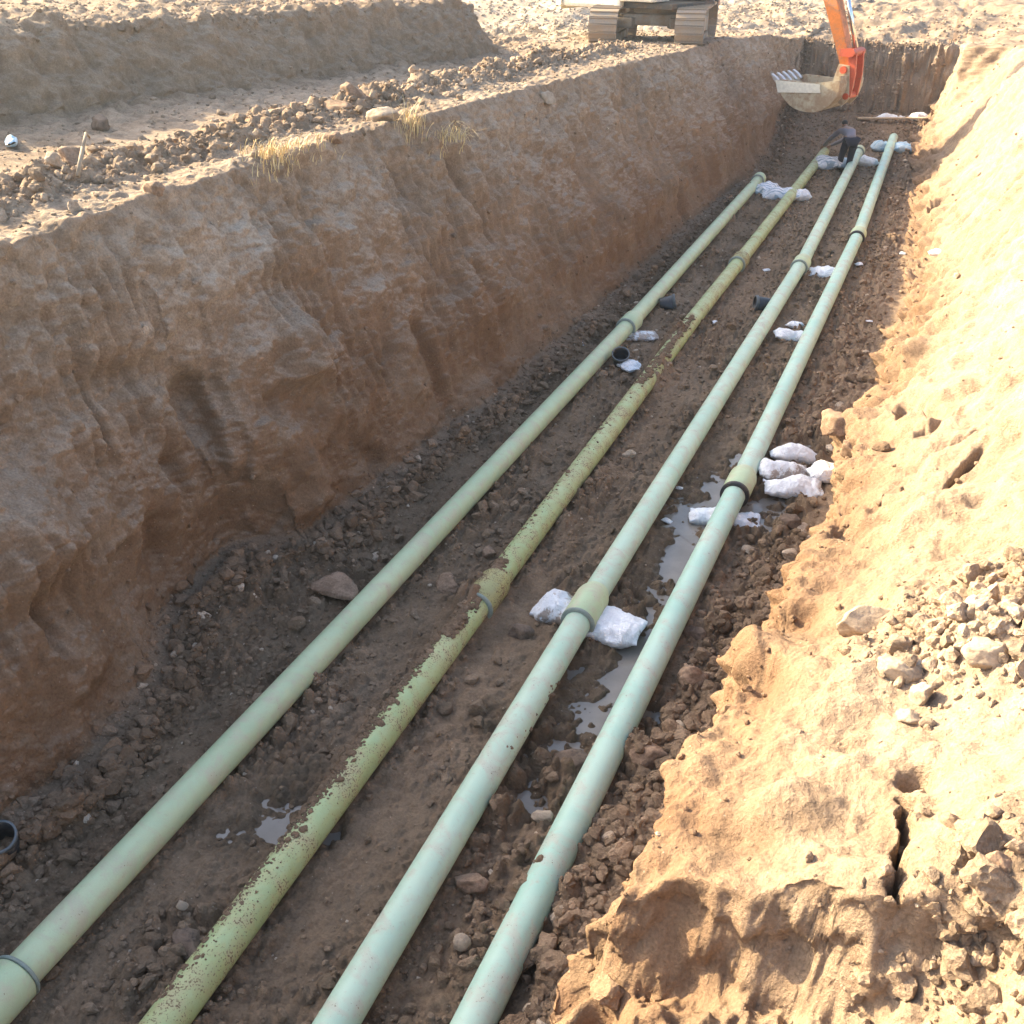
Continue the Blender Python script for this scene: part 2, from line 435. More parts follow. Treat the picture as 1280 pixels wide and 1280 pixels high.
    D = D + bump(8.2, 8.7, 9.0, 9.5) * (.035 * l2 + .03 * l3 + .03 * clods(arc / .22, y / .22, seed=77))
    D = D + mface * (0.14 * l1 + 0.10 * l2 + .06 * rdg + .07 * st1 + .02 * l3) + bump(3.5, 4.0, 4.3, 4.8) * (.07 * clods(x / .3, y / .3, seed=5) + .04 * clods(x / .14, y / .14, seed=6))
    nb_ = 1 - .40 * sstep(11, 16, Y)
    big1 = fbm(x / .95 + 7, y / .95, z / .95, 3)
    D = D + bank * nb_ * (.13 * big1 + .03 * l2 + .08 * rdg * sstep(-.05, .3, big1))
    D = D + bank * (0.07 * l1 + 0.06 * l2 + 0.022 * l3 + 0.105 * st1 * sstep(8, 14, Y) + .022 * st1 + 0.018 * st2 + .05 * rdg * sstep(-.1, .4, big0))
    D = D + face * (0.10 * l2 + 0.045 * l3 + 0.08 * rdg + .07 * clods(arc / .25, y / .25, seed=23))
    D = D + endw * (0.10 * l2 + 0.05 * pn(x / .22, z / 1.5, 0 * x) + .03 * l3)
    for (by, bz_, ry, rz, dp) in BULGES:
        vv = (z - bz_) / rz + .25 * l2; wv_ = (y - by) / ry + .35 * l2 + .3 * l1
        vv = np.where(vv * dp < 0, vv * 2.6, vv * .9); wv_ = np.where(wv_ > 0, wv_ * 1.7, wv_ * .9)
        D = D + wallL * dp * 1.5 * np.exp(-(wv_ ** 2 + vv ** 2) ** 1.3)
    scr = np.sin(6.2832 * (y + .10 * arc + .10 * l1) / .19); scr = np.sign(scr) * np.abs(scr) ** .6
    scm = sstep(.0, .25, pn(y / 1.3, arc / 1.6, 21 + 0 * x) + .12)
    D = D + wallL * .034 * scr * scm * (1 - sstep(10.2, 10.7, seg))[None, :] + bank * .022 * scr * sstep(11, 15, Y) * scm
    D = D - bump(10.25, 10.75, 10.9, 11.05) * (.20 + .30 * l1 + .14 * l2)                       # undercut foot
    D = D + bump(15.0, 15.3, 16.15, 16.7) * sstep(9, 12, Y) * (1 - backg) * (.13 * rdg + .10 * l2 + .10 * clods(arc / .30, y / .30, seed=61) + .05 * clods(arc / .13, y / .13, seed=62))
    # clods
    c1 = clods(x / .34, y / .34, seed=3); c2 = clods(x / .15, y / .15, seed=40); c3 = clods(x / .07, y / .07, seed=91)
    wc1 = clods(arc / .34, y / .34, seed=13); wc2 = clods(arc / .14, y / .14, seed=50)
    patch = sstep(-.05, .22, l1); patch2 = sstep(-.15, .25, pn(x / .9, y / 1.3, 3 + 0 * x))
    flat = 1 - np.exp(-((x / S + 2.55) / .35) ** 2) * sstep(2.2, 3.2, Y) * (1 - sstep(6.5, 8, Y))   # trodden strip
    rough_f = floor * np.clip(0.35 + .9 * patch2 + talus * .8 + spill, 0, 1.3) * (0.25 + .75 * flat)
    D = D + rough_f * (0.11 * c1 * patch + 0.075 * c2 + 0.036 * c3) + floor * (.022 * c3 + .03 * c2 * patch2 + .03 * l2 + .016 * l3)
    D = D + ridge * rg[:, None] * (0.13 * c1 + 0.07 * c2 + .03 * c3 + .10 * l1)
    D = D + top * (0.008 * c2 + 0.008 * c3 + .004 * l2 - .02 * l1)
    D = D + backg * (.30 * fbm(x / 1.1, y / 1.1, 0 * x, 3) + .30 * l1 + .03 * c1 - .08 * l2)
    lump = np.exp(-(((x / S - .95) / .75) ** 2 + ((y / S - 4.9) / .55) ** 2) ** 1.5)                        # rubble patch on the lit bank
    lump2 = np.exp(-(((x / S - .75) / .4) ** 2 + ((y / S - 2.9) / .4) ** 2))
    D = D + bank * ((.20 * wc2 + .14 * c2) * (.03 + lump * .40 + lump2 * .10) + 0.03 * wc1 * patch)
    D = D + wallL * (0.05 * wc1 * sstep(0.05, .35, l1) + .03 * wc2 * sstep(0, .3, l2))
    D = D + bump(1.0, 2.0, 2.9, 3.2) * (0.02 * c1 + 0.04 * c2 + .15 * l2 + .12 * l1)
    flr_low = floor * (1 - spill)
    D = D - 0.035 * flr_low * l1
    D = D * near * (1 - sstep(60, 75, Y)) 
    P = P + N * D[..., None]
    x, y, z = P[..., 0], P[..., 1], P[..., 2]
    # hollows, cracks and ledges of the right bank
    def carve(cx, cy, rx, ry, depth, ang=0.0):
        ca, sa = math.cos(ang), math.sin(ang)
        u = ((x - cx) * ca + (y - cy) * sa) / rx; v = (-(x - cx) * sa + (y - cy) * ca) / ry
        return depth * np.exp(-(u * u + v * v) ** 1.5)
    led = sstep(3.06, 2.84, Y + .18 * pn(x * 2.2, y * 0, 1 + 0 * x) + .10 * np.clip(x / S, -1, 1)) * sstep(1.0, 2.3, Y) * bump(15.2, 15.7, 16.9, 17.4)
    z -= led * (.50 + .22 * l2 + .14 * rdg + .12 * l3)
    crx = .33 + .08 * pn(y * 4, 0 * y, 0 * y) + .05 * pn(y * 14, 0 * y, 2 + 0 * y) + .02 * pn(y * 45, 0 * y, 2 + 0 * y)
    z -= bank * .42 * np.exp(-np.abs((x - crx) / (.020 + .010 * pn(y * 9, 3 + 0 * y, 0 * y))) ** 3) * sstep(3.36, 3.46, y) * (1 - sstep(3.98, 4.12, y))
    # crumbly ledge face
    lf = led * (1 - led) * 4; m3 = fbm(x / .30, y / .30, z / .30, 4, .55); m4 = fbm(x / .5, y / .5, z / .5, 4, .5, True)
    y = y + (lf ** .5) * (.16 * m3 + .10 * m4) - .0; z = z + lf * .06 * m3
    for (cx, cy, rx, ry, dp, an) in CARVES: z -= bank * carve(cx, cy, rx, ry, dp, an)
    # mud heaped on and against the pipes
    for (cx, cy, rx, ry, dp) in HEAPS:
        z += floor * dp * np.exp(-(((x - cx) / rx) ** 2 + ((y - cy) / ry) ** 2)) * (.75 + .9 * l2 + .5 * c2)
    # puddle basins
    wet = np.zeros_like(x)
    for (cx, cy, r) in BLOBS:
        d2 = ((x - cx) ** 2 + ((y - cy) * .75) ** 2) / r ** 2 * np.clip(1 + 1.1 * l2 + .6 * l3, .15, 3)
        z -= floor * .085 * np.exp(-d2 ** 1.5)
        wet = np.maximum(wet, 1.15 * np.exp(-d2 / 5.0))
    P = np.stack([x, y, z], -1)
    nt_ = P.shape[1]
    idx = np.arange(ns * nt_).reshape(ns, nt_)
    F = np.stack([idx[:-1, :-1], idx[:-1, 1:], idx[1:, 1:], idx[1:, :-1]], -1).reshape(-1)
    me = np_mesh("ground", P.reshape(-1, 3), F, 4)
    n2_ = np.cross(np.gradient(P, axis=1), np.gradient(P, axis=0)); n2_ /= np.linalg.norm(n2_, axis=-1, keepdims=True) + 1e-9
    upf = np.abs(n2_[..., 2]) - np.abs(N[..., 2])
    # soil kinds: damp, raw red earth, pale dry dust
    lw = np.clip((seg - 9) / 2, 0, 1)[None, :]
    big = fbm(P[..., 0] / 2.6, P[..., 1] / 2.6, P[..., 2] / 2.6, 3)
    damp = floor * np.clip(.34 + .6 * big + .15 * l2, .02, .8) * (1 - .35 * spill) + talus * .25
    damp = damp + floor * .25 * np.exp(-((x / S + 4.35) / .55) ** 2)
    damp = damp + wallL * np.clip(.50 * lw ** 2 + .5 * big * lw - .05, 0, .6)
    damp = np.clip(np.maximum(damp, floor * wet), 0, 1)
    damp = damp + mface * .32  # mound face set darker by way of the damp channel
    red = wallL * np.clip(.20 + 1.15 * lw * (1 + big) - .1, 0, 1) + floor * .25 + bank * .30 + endw * .2 + talus * .3
    pale = wallL * np.clip(.52 - 1.0 * lw + .7 * big, 0, .7) + top * np.clip(.35 + .4 * big - .25 * ridge * rg[:, None], 0, 1) + bank * np.clip(.45 + .4 * big, .1, .9) + backg * .25 + mface * .05 + bump(.5, 1.2, 3, 3.4) * .3 + endw * .5
    lowb = bump(15.0, 15.2, 16.05, 16.7); red = red + lowb * .45; pale = pale - lowb * .35
    grav = sstep(23.5, 25, Y) * sstep(-8.3, -9.0, X); pale = np.maximum(pale, grav * 1.0)
    pale = pale + (wallL + endw + mface) * .9 * np.clip(upf, -.6, .6) - wallL * .3 * sstep(.05, .3, -gul)  # dust on up-facing facets; gully shade painted in as less pale
    tone = 1 + .26 * l2 + .12 * big
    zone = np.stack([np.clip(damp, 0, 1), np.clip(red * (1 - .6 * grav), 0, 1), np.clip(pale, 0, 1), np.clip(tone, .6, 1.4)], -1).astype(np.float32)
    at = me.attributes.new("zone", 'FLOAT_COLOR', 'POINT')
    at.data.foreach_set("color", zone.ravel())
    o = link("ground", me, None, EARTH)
    o["kind"] = "structure"
    dens = {"floor": floor, "spill": spill, "talus": talus, "bank": bank, "ridge": ridge * rg[:, None], "top": top, "lump": lump * bank, "lump2": lump2 * bank, "lowb": bump(15.0, 15.2, 15.9, 16.3) * bank,
            "wallL": wallL, "backg": backg, "patch2": patch2, "flat": flat, "wet": wet, "mtop": bump(1.2, 2.0, 3.0, 3.3), "mface": mface}
    return o, P, N, zone, dens, s

def floor_px(px, py, z=0.0): return at_z(px, py, z)
BLOBS = []
for (px, py, r) in [(868, 645, .30), (905, 612, .28), (965, 645, .36), (1035, 585, .32), (920, 575, .15), (852, 690, .20), (842, 712, .19),
                    (824, 750, .22), (806, 795, .21), (780, 850, .26), (738, 905, .33), (672, 985, .18), (656, 1008, .12), (360, 1022, .22), (375, 1045, .14), (415, 1040, .09), (905, 800, .10)]:
    p = floor_px(px, py); BLOBS.append((p.x, p.y, r))
CARVES = []
for (px, py, z, rx, ry, dp, an) in [(1132, 545, .9, .11, .34, .50, .1), (1158, 560, 1.0, .08, .2, .25, .3), (1200, 615, 1.5, .035, .22, .30, -.5), (1180, 560, 1.2, .3, .12, .2, .6), (1060, 700, .9, .14, .3, .25, .3), (1000, 800, 1.2, .2, .2, .15, 0), (1185, 232, 1.0, .25, .35, .35, 0), (1150, 985, 2.1, .09, .10, .16, 0),
                                   (1230, 545, 1.7, .35, .10, .15, .3), (745, 1215, 1.5, .10, .14, .3, 0), (1100, 660, 1.2, .10, .3, .12, .3), (1165, 300, .8, .2, .5, .2, 0)]:
    p = at_z(px, py, z); CARVES.append((p.x, p.y, rx, ry, dp, an))
def wall_at(px, py):
    a, b = Vector((-5.93, 0, 3.05)) * S, Vector((-4.75, 0, 0)) * S
    n = (b - a).cross(Vector((0, 1, 0))); d = ray(px, py); o = Vector((0, 0, CAM_Z))
    return o + d * ((a - o).dot(n) / d.dot(n))
BULGES = []
for (px, py, ry, rz, dp) in [(272, 500, .20, .45, -.22), (258, 590, .16, .35, -.16), (235, 650, .20, .4, -.16), (375, 455, .42, .42, .22), (345, 500, .12, .2, -.08), (405, 610, .35, .40, .20), (60, 690, .55, .5, .18), (45, 760, .10, .25, -.12),
                             (110, 830, .30, .35, .12), (470, 560, .25, .5, -.16), (520, 420, .16, .9, -.12), (600, 520, .45, .40, .20), (690, 430, .30, .35, .15), (580, 330, .18, 1.1, -.10), (160, 420, .5, .6, .12),
                             (640, 250, .25, .9, -.10), (760, 300, .35, .6, .12), (820, 220, .22, .9, -.12), (700, 190, .5, .35, .10), (560, 200, .15, .45, -.16), (330, 330, .6, .3, .08), (20, 560, .4, .5, -.12), (180, 700, .25, .3, -.14)]:
    p = wall_at(px, py); BULGES.append((p.y, p.z, ry, rz, dp))
HEAPS = []
for (px, py, rx, ry, dp) in [(838, 432, .15, .60, .29), (822, 470, .15, .5, .22), (598, 745, .22, .36, .30), (556, 800, .14, .6, .16), (716, 640, .12, .9, .13), (660, 1120, .18, .5, .16), (690, 1075, .25, .5, .12), (470, 905, .12, .7, .10)]:
    p = floor_px(px, py, .1); HEAPS.append((p.x, p.y, rx, ry, dp))

ground, GP, GN, GZ, GD, GS = build_ground()
BVH = BVHTree.FromObject(ground, bpy.context.evaluated_depsgraph_get())
def hit(px, py):
    """where the sight line through a picture point meets the ground"""
    loc, nor, _, _ = BVH.ray_cast(Vector((0, 0, CAM_Z)), ray(px, py))
    return loc, nor
def gz(x, y, top=12.0):
    loc, nor, _, _ = BVH.ray_cast(Vector((x, y, top)), Vector((0, 0, -1)))
    return loc.z if loc else 0.0

# standing water in the basins
for wi, (x0, x1, y0, y1, lev) in enumerate([(min(b[0] for b in g) - .55, max(b[0] for b in g) + .55, min(b[1] for b in g) - .7, max(b[1] for b in g) + .7, -.030)
                              for g in (BLOBS[0:5], BLOBS[5:7], BLOBS[7:11], BLOBS[11:13], BLOBS[13:16], BLOBS[16:17])]):
    lev -= .004 * wi
    bm = bmesh.new()
    n = 28
    cx, cy, rx, ry = (x0 + x1) / 2, (y0 + y1) / 2, (x1 - x0) / 2, (y1 - y0) / 2
    c = bm.verts.new((cx, cy, lev))
    vs = [bm.verts.new((cx + rx * math.cos(2 * math.pi * k / n), cy + ry * math.sin(2 * math.pi * k / n), lev)) for k in range(n)]
    for k in range(n): bm.faces.new((c, vs[k], vs[(k + 1) % n]))
    w = from_bm("water", bm, None, WATER); w["kind"] = "structure"

# ------------------------------------------------------------------ thin bluish volume added to imitate lens glare
bm = bmesh.new(); bm_box(bm, Vector((0, 0, 6.5)), (900, 1300, 18))
GLARE_HAZE, hnt = bpy.data.materials.new("glare_haze_mat"), None
GLARE_HAZE.use_nodes = True; hnt = GLARE_HAZE.node_tree; hnt.nodes.clear()
ho = hnt.nodes.new("ShaderNodeOutputMaterial"); hv = hnt.nodes.new("ShaderNodeVolumePrincipled")
hv.inputs["Color"].default_value = (.82, .92, 1.0, 1); hv.inputs["Density"].default_value = 0.0017; hv.inputs["Anisotropy"].default_value = .78
hnt.links.new(hv.outputs[0], ho.inputs["Volume"])
hz_o = from_bm("glare_haze", bm, None, GLARE_HAZE); hz_o["kind"] = "stuff"

# ------------------------------------------------------------------ loose clods and stones
def rough_ball(sub, seed, squash=0.75, amp=0.3, facet=0.5):
    bm = bmesh.new(); bmesh.ops.create_icosphere(bm, subdivisions=sub, radius=1)
    bm.verts.ensure_lookup_table()
    v = np.array([p.co[:] for p in bm.verts], np.float32)
    f = np.array([[q.index for q in g.verts] for g in bm.faces], np.int32)
    bm.free()
    rs = np.random.RandomState(seed)
    o = rs.rand(3) * 50
    # cut with random planes for angular faces, then roughen
    for _ in range(int(9 * facet) + 2):
        d = rs.normal(size=3); d /= np.linalg.norm(d)
        k = v @ d; lim = rs.uniform(.42, .80)
        v = v - np.outer(np.clip(k - lim, 0, None) * .92, d)
    r = 1 + amp * fbm(v[:, 0] * 1.3 + o[0], v[:, 1] * 1.3 + o[1], v[:, 2] * 1.3 + o[2], 4, .55)
    v = v * r[:, None]
    if sub > 2:
        v = v * (1 + amp * .32 * fbm(v[:, 0] * 4.5 + o[1], v[:, 1] * 4.5 + o[2], v[:, 2] * 4.5 + o[0], 4, .6))[:, None]
    v[:, 2] *= squash; v[:, 1] *= rs.uniform(.7, 1)
    return v.astype(np.float32), f

def scatter():
    rs = np.random.RandomState(21)
    P = GP; ns, nt = P.shape[:2]
    a = np.linalg.norm(np.cross(np.gradient(P, axis=1), np.gradient(P, axis=0)), axis=-1)
    Yl = np.repeat(GS[:, None], nt, 1)
    vis = (Yl > 1.6) & (Yl < 46)
    dist = np.sqrt((P[..., 0]) ** 2 + P[..., 1] ** 2 + (P[..., 2] - CAM_Z) ** 2)
    dn = GD
    dens = (dn["floor"] * (.9 + 1.6 * dn["patch2"]) * (.15 + .85 * dn["flat"]) * (1 - .9 * np.clip(dn["wet"] * 2, 0, 1)) + 3.0 * dn["spill"] * (1 - sstep(7, 10, Yl)) + 4.0 * dn["talus"]
            + 2.0 * dn["ridge"] + .45 * dn["top"] + 6 * dn["lump"] + .25 * dn["lowb"] + 1.6 * dn["lump2"] + .035 * dn["bank"] + .06 * dn["wallL"] + .25 * dn["backg"] + .9 * dn["mtop"] + .10 * dn["mface"])
    w = (a * dens * vis / np.maximum(dist, 3) ** 1.25).ravel().astype(np.float64); w /= w.sum()
    N = 70000
    pick = rs.choice(ns * nt, N, p=w)
    pos = P.reshape(-1, 3)[pick]; zone = GZ.reshape(-1, 4)[pick]; dd = dist.ravel()[pick]
    rocky = np.clip((dn["lump"] + dn["lump2"] + dn["ridge"] * .8 + dn["spill"] + .9 * dn["talus"]), 0, 1).ravel()[pick]
    size = np.exp(rs.normal(-4.35, .72, N)) * (1 + .75 * rocky)
    size = np.clip(np.maximum(size, .0011 * dd * rs.uniform(.8, 1.6, N)), .005, .10)
    V = []; F = []; ZC = []; off = 0
    lib = [rough_ball(3, 90 + k, .78, .5, .5) for k in range(6)] + [rough_ball(2, 100 + k, .75, .5, .6) for k in range(8)] + [rough_ball(1, 200 + k, .75, .4, .5) for k in range(8)]
    rel = size / dd
    cls = np.where(rel > .011, rs.randint(0, 6, N), np.where(rel > .0042, 6 + rs.randint(0, 8, N), 14 + rs.randint(0, 8, N)))
    an = rs.rand(N) * 6.283
    zone = zone.copy(); zone[:, 0] *= rs.uniform(.4, 1, N); zone[:, 2] = np.clip(zone[:, 2] + .15 * rs.rand(N), 0, 1); zone[:, 3] *= rs.uniform(.75, 1.22, N)
    wh = rs.rand(N) < .02; zone[wh, 0] = 0; zone[wh, 2] = 1; zone[wh, 3] = 1.3
    for k, (v, f) in enumerate(lib):
        ii = np.where(cls == k)[0]
        if not len(ii): continue
        c, s_ = np.cos(an[ii])[:, None], np.sin(an[ii])[:, None]
        q = np.stack([v[None, :, 0] * c - v[None, :, 1] * s_, v[None, :, 0] * s_ + v[None, :, 1] * c, np.repeat(v[None, :, 2], len(ii), 0)], -1) * size[ii][:, None, None]
        q = q + pos[ii][:, None, :]; q[..., 2] += size[ii][:, None] * .2
        V.append(q.reshape(-1, 3)); F.append((f[None] + (off + np.arange(len(ii)) * len(v))[:, None, None]).reshape(-1, 3)); off += len(ii) * len(v)
        ZC.append(np.repeat(zone[ii], len(v), 0))
    me = np_mesh("dirt_crumbs", np.concatenate(V), np.concatenate(F).ravel(), 3)
    me.polygons.foreach_set("use_smooth", np.zeros(len(me.polygons), bool))
    at = me.attributes.new("zone", 'FLOAT_COLOR', 'POINT')
    at.data.foreach_set("color", np.concatenate(ZC).astype(np.float32).ravel())
    o = link("dirt_crumbs", me, None, EARTH)
    o["kind"] = "stuff"; o["label"] = "loose crumbs and clods of brown soil scattered over the ground"
scatter()

def rock(name, px, py, size, label, mat, cat="rock", group=None, squash=.75, seed=1, rz=0.0, sink=.25, facet=.8, sx=1.0, amp=.28):
    loc, nor = hit(px, py)
    v, f = rough_ball(4, seed, squash, amp, facet)
    v = v * size * np.array([sx, 1, 1], np.float32)
    me = np_mesh(name, v, f.ravel(), 3)
    o = link(name, me, None, mat)
    o.location = loc + Vector((0, 0, size * squash * (1 - 2 * sink) * .6)); o.rotation_euler = (0, 0, rz)
    tag(o, label, cat, group)
    return o
rock("rock", 585, 1108, .125, "angular reddish brown rock lying right of the third pipe", ROCK_BROWN, seed=11, sx=1.1, rz=.3)
rock("stone", 577, 1180, .062, "smooth pale rounded stone just below the angular brown rock", ROCK_PALE, cat="stone", seed=12, facet=.1, amp=.1, squash=.9)
rock("stone", 668, 1268, .07, "pale stone at the bottom edge beside the buried fourth pipe", ROCK_PALE, cat="stone", seed=13, facet=.2, amp=.15)
rock("stone", 228, 1132, .045, "small white stone between the first and the second pipe", ROCK_PALE, cat="stone", seed=14, facet=.2, amp=.12)
rock("rock", 418, 735, .20, "flat slab of brown rock lying left of the first pipe", ROCK_BROWN, seed=15, squash=.3, sx=1.5, rz=-.6)
rock("rock", 236, 1185, .14, "broad dark clod between the first and second pipe near the bottom", ROCK_DARK, seed=16, squash=.6, amp=.35)
rock("rock", 562, 732, .15, "flattish brown clod left of the mud covered joint", ROCK_BROWN, seed=17, squash=.55)
rock("rock", 608, 692, .13, "dark brown clod above the mud covered joint of the second pipe", ROCK_BROWN, seed=18, squash=.6, amp=.35)
rock("rock", 652, 795, .12, "rounded grey brown clod left of the white sandbag under the third pipe", ROCK_DARK, seed=19, squash=.75)
rock("rock", 815, 948, .19, "big reddish clod leaning on the right side of the fourth pipe", ROCK_BROWN, seed=20, squash=.8, amp=.35)
rock("rock", 868, 850, .14, "dark clod in the spoil heap between fourth pipe and sunlit bank", ROCK_BROWN, seed=21, amp=.4)
rock("rock", 718, 955, .15, "flat dark clod at the lower end of the long puddle", ROCK_DARK, seed=22, squash=.45, sx=1.2)
rock("rock", 676, 1022, .085, "pale brown stone beside the small puddle left of the fourth pipe", ROCK_PALE, seed=23)
rock("stone", 936, 690, .085, "tan stone right of the fourth pipe just below the puddle", ROCK_PALE, cat="stone", seed=24)
rock("rock", 988, 655, .12, "dark grey stone in the mud just below the heap of white bags", ROCK_DARK, seed=44, squash=.7)
rock("rock", 868, 795, .12, "rounded dark stone half sunk right of the fourth pipe", ROCK_DARK, seed=25)
rock("rock", 1043, 537, .24, "large rounded clod at the foot of the sunlit bank above the sandbags", ROCK_BROWN, seed=26, squash=.85)
rock("rock", 1060, 566, .16, "smaller round clod between the large clod and the sandbags", ROCK_BROWN, seed=27)
rock("boulder", 1080, 788, .155, "largest pale boulder on the sunlit bank with a shaded side", ROCK_PALE, cat="rock", seed=28, squash=.95, sx=1.3, sink=.15)
rock("rock", 1125, 840, .12, "pale rock below right of the largest boulder on the bank", ROCK_PALE, seed=29)
rock("rock", 1235, 825, .13, "pale rock at the right edge in the sunlit rubble patch", ROCK_PALE, seed=30)
rock("rock", 1150, 875, .08, "narrow upright pale rock in the middle of the sunlit rubble", ROCK_PALE, seed=31, squash=1.1)
rock("rock", 1137, 900, .07, "small pale rock at the lower end of the sunlit rubble", ROCK_PALE, seed=32)
rock("rock", 1250, 1082, .055, "lone small brown stone on smooth bank right of the crack", ROCK_BROWN, seed=33)
rock("boulder", 480, 150, .19, "broad pale boulder on the left rim behind the dry grass", ROCK_PALE, cat="rock", seed=34, squash=.8, sx=1.25, sink=.3)
rock("boulder", 442, 124, .19, "round brown clod topping the dirt ridge beside the path", ROCK_BROWN, cat="rock", seed=35, squash=.9)
rock("rock", 418, 136, .15, "long smooth clod lying left below the round ridge clod", ROCK_BROWN, seed=36, sx=1.8, squash=.55)
rock("stone", 583, 106, .13, "white stone on the dirt ridge towards the excavator", ROCK_PALE, cat="stone", seed=37)
rock("rock", 195, 240, .11, "brown stone alone on the bare strip along the left rim", ROCK_BROWN, seed=38)
rock("stone", 68, 205, .12, "pale round stone on the left dirt ridge near the stick", ROCK_PALE, cat="stone", seed=39)
rock("rock", 90, 205, .17, "grey clod on the ridge right beside the pale round stone", ROCK_BROWN, seed=40)
rock("rock", 416, 176, .12, "brown stone at the rim between the first two dry grass tufts", ROCK_BROWN, seed=41)
rock("stone", 683, 127, .16, "pale stone stuck in the top of the left trench wall", ROCK_PALE, cat="stone", seed=42)
rock("rock", 128, 160, .17, "grey stone at the foot of the shaded mound", ROCK_DARK, seed=43)

# ------------------------------------------------------------------ the four pipes
PR = 0.122
BR = 0.158
def pipe_run(name, label, pix, joints, endbell, mat, coup, ringmat, flip=()):
    """pix: points of the axis in order away from the camera; joints: where a coupling sits (metres measured by the given pixel)"""
    pts = [at_z(px, py, zz) for px, py, zz in pix]
    a = pts[0] - (pts[1] - pts[0]).normalized() * 3.2; a.z = pts[0].z
    root = empty(name, a)
    tag(root, label, "pipe", "green pipes laid along the trench")
    loc = lambda p: p - a
    path = [a] + pts
    def nearest(p):
        best = None
        for i in range(len(path) - 1):
            d = path[i + 1] - path[i]; t = max(0, min(1, (p - path[i]).dot(d) / d.length_squared))
            q = path[i] + d * t
            if best is None or (q - p).length < best[0]: best = ((q - p).length, q, d.normalized(), i)
        return best
    # split the path at the joints
    cuts = []
    for (px, py) in joints:
        b = nearest(at_z(px, py, .17)); b = (b[0], b[1] + b[2] * (.0), b[2], b[3]); cuts.append(b)
    secs = []; cur = [path[0]]; ci = 0
    for i in range(len(path) - 1):
        while ci < len(cuts) and cuts[ci][3] == i:
            cur.append(cuts[ci][1]); secs.append(cur); cur = [cuts[ci][1]]; ci += 1
        if (path[i + 1] - cur[-1]).length > .05: cur.append(path[i + 1])
    secs.append(cur)
    for k, sec in enumerate(secs):
        if len(sec) < 2: continue
        bm = bmesh.new()
        rings = []
        seg = 40
        fine = []
        for p, q in zip(sec, sec[1:]):
            n = max(1, int((q - p).length / .5))
            fine += [p.lerp(q, j / n) for j in range(n)]
        fine.append(sec[-1])
        for j, p in enumerate(fine):
            d = (fine[min(j + 1, len(fine) - 1)] - fine[max(j - 1, 0)]).normalized()
            side = d.cross(Vector((0, 0, 1))).normalized(); up = side.cross(d)
            rings.append([bm.verts.new(loc(p) + (side * math.cos(2 * math.pi * m / seg) + up * math.sin(2 * math.pi * m / seg)) * PR) for m in range(seg)])
        for r1, r2 in zip(rings, rings[1:]):
            for m in range(seg): bm.faces.new((r1[m], r1[(m + 1) % seg], r2[(m + 1) % seg], r2[m]))
        # wall thickness at an open end
        if k == len(secs) - 1:
            d = (fine[-1] - fine[-2]).normalized(); side = d.cross(Vector((0, 0, 1))).normalized(); up = side.cross(d)
            inn = []
            for back in (0, .5):
                inn.append([bm.verts.new(loc(fine[-1] - d * back) + (side * math.cos(2 * math.pi * m / seg) + up * math.sin(2 * math.pi * m / seg)) * (PR - .012)) for m in range(seg)])
            for r1, r2 in zip([rings[-1], inn[0]], [inn[0], inn[1]]):
                for m in range(seg): bm.faces.new((r1[m], r1[(m + 1) % seg], r2[(m + 1) % seg], r2[m]))
            bm.faces.new(inn[1])
        from_bm("pipe_section", bm, root, mat, True)
    bells = [(c[1], c[2], False) for c in cuts]
    if endbell:
        d = (path[-1] - path[-2]).normalized(); bells.append((path[-1] - d * .12, d, True))
    for bi, (p, d, last) in enumerate(bells):
        if bi in flip: d = -d
        bm = bmesh.new()
        if last: prof = [(0, PR + .001), (0, BR - .01), (.012, BR), (.30, BR), (.312, BR - .008), (.312, PR + .004), (.05, PR + .004)]
        else: prof = [(0, PR + .001), (0, BR - .01), (.012, BR), (.40, BR), (.44, BR - .006), (.52, PR + .002)]
        bm_lathe(bm, prof, loc(p), d, 40)
        c = from_bm("coupling", bm, root, coup, True)
        bm = bmesh.new()
        rw = .026 if ringmat is not RUBBER else .055
        bm_lathe(bm, [(-rw, PR + .001), (-rw, BR - .006), (-rw + .01, BR + .003), (-.004, BR + .003), (-.002, BR - .008), (-.002, PR + .001)], loc(p), d, 40)
        from_bm("gasket_ring", bm, c, ringmat, True)
    return root, path
ZP = .155
pipeA, pathA = pipe_run("pipe", "pale green pipe nearest the left trench wall, first of the four",
                        [(25, 1217, ZP), (785, 407, ZP), (948, 225, ZP)], [(22, 1220), (783, 409)], True, PIPE_M[0], COUP_M, RING_GREY, (0,))
pipeB, pathB = pipe_run("pipe", "yellowish green pipe crusted with mud, second from the left wall",
                        [(215, 1268, ZP), (605, 747, ZP), (866, 400, ZP), (925, 326, ZP), (1031, 190, ZP)], [(598, 757), (922, 330)], False, PIPE_M[1], COUP_MUD, RING_GREY)
pipeC, pathC = pipe_run("pipe", "pale green pipe resting on a white sandbag, third from the left wall",
                        [(425, 1273, ZP), (735, 757, ZP + .02), (1003, 328, ZP), (1073, 190, ZP + .06)], [(722, 778), (1000, 334)], True, PIPE_M[2], COUP_M, RING_GREY)
pipeD, pathD = pipe_run("pipe", "bluish green pipe with black rubber rings nearest the sunlit bank",
                        [(598, 1268, ZP), (925, 605, ZP), (1073, 293, ZP), (1117, 172, ZP + .08)], [(920, 616), (1071, 297)], False, PIPE_M[3], COUP_M, RUBBER)

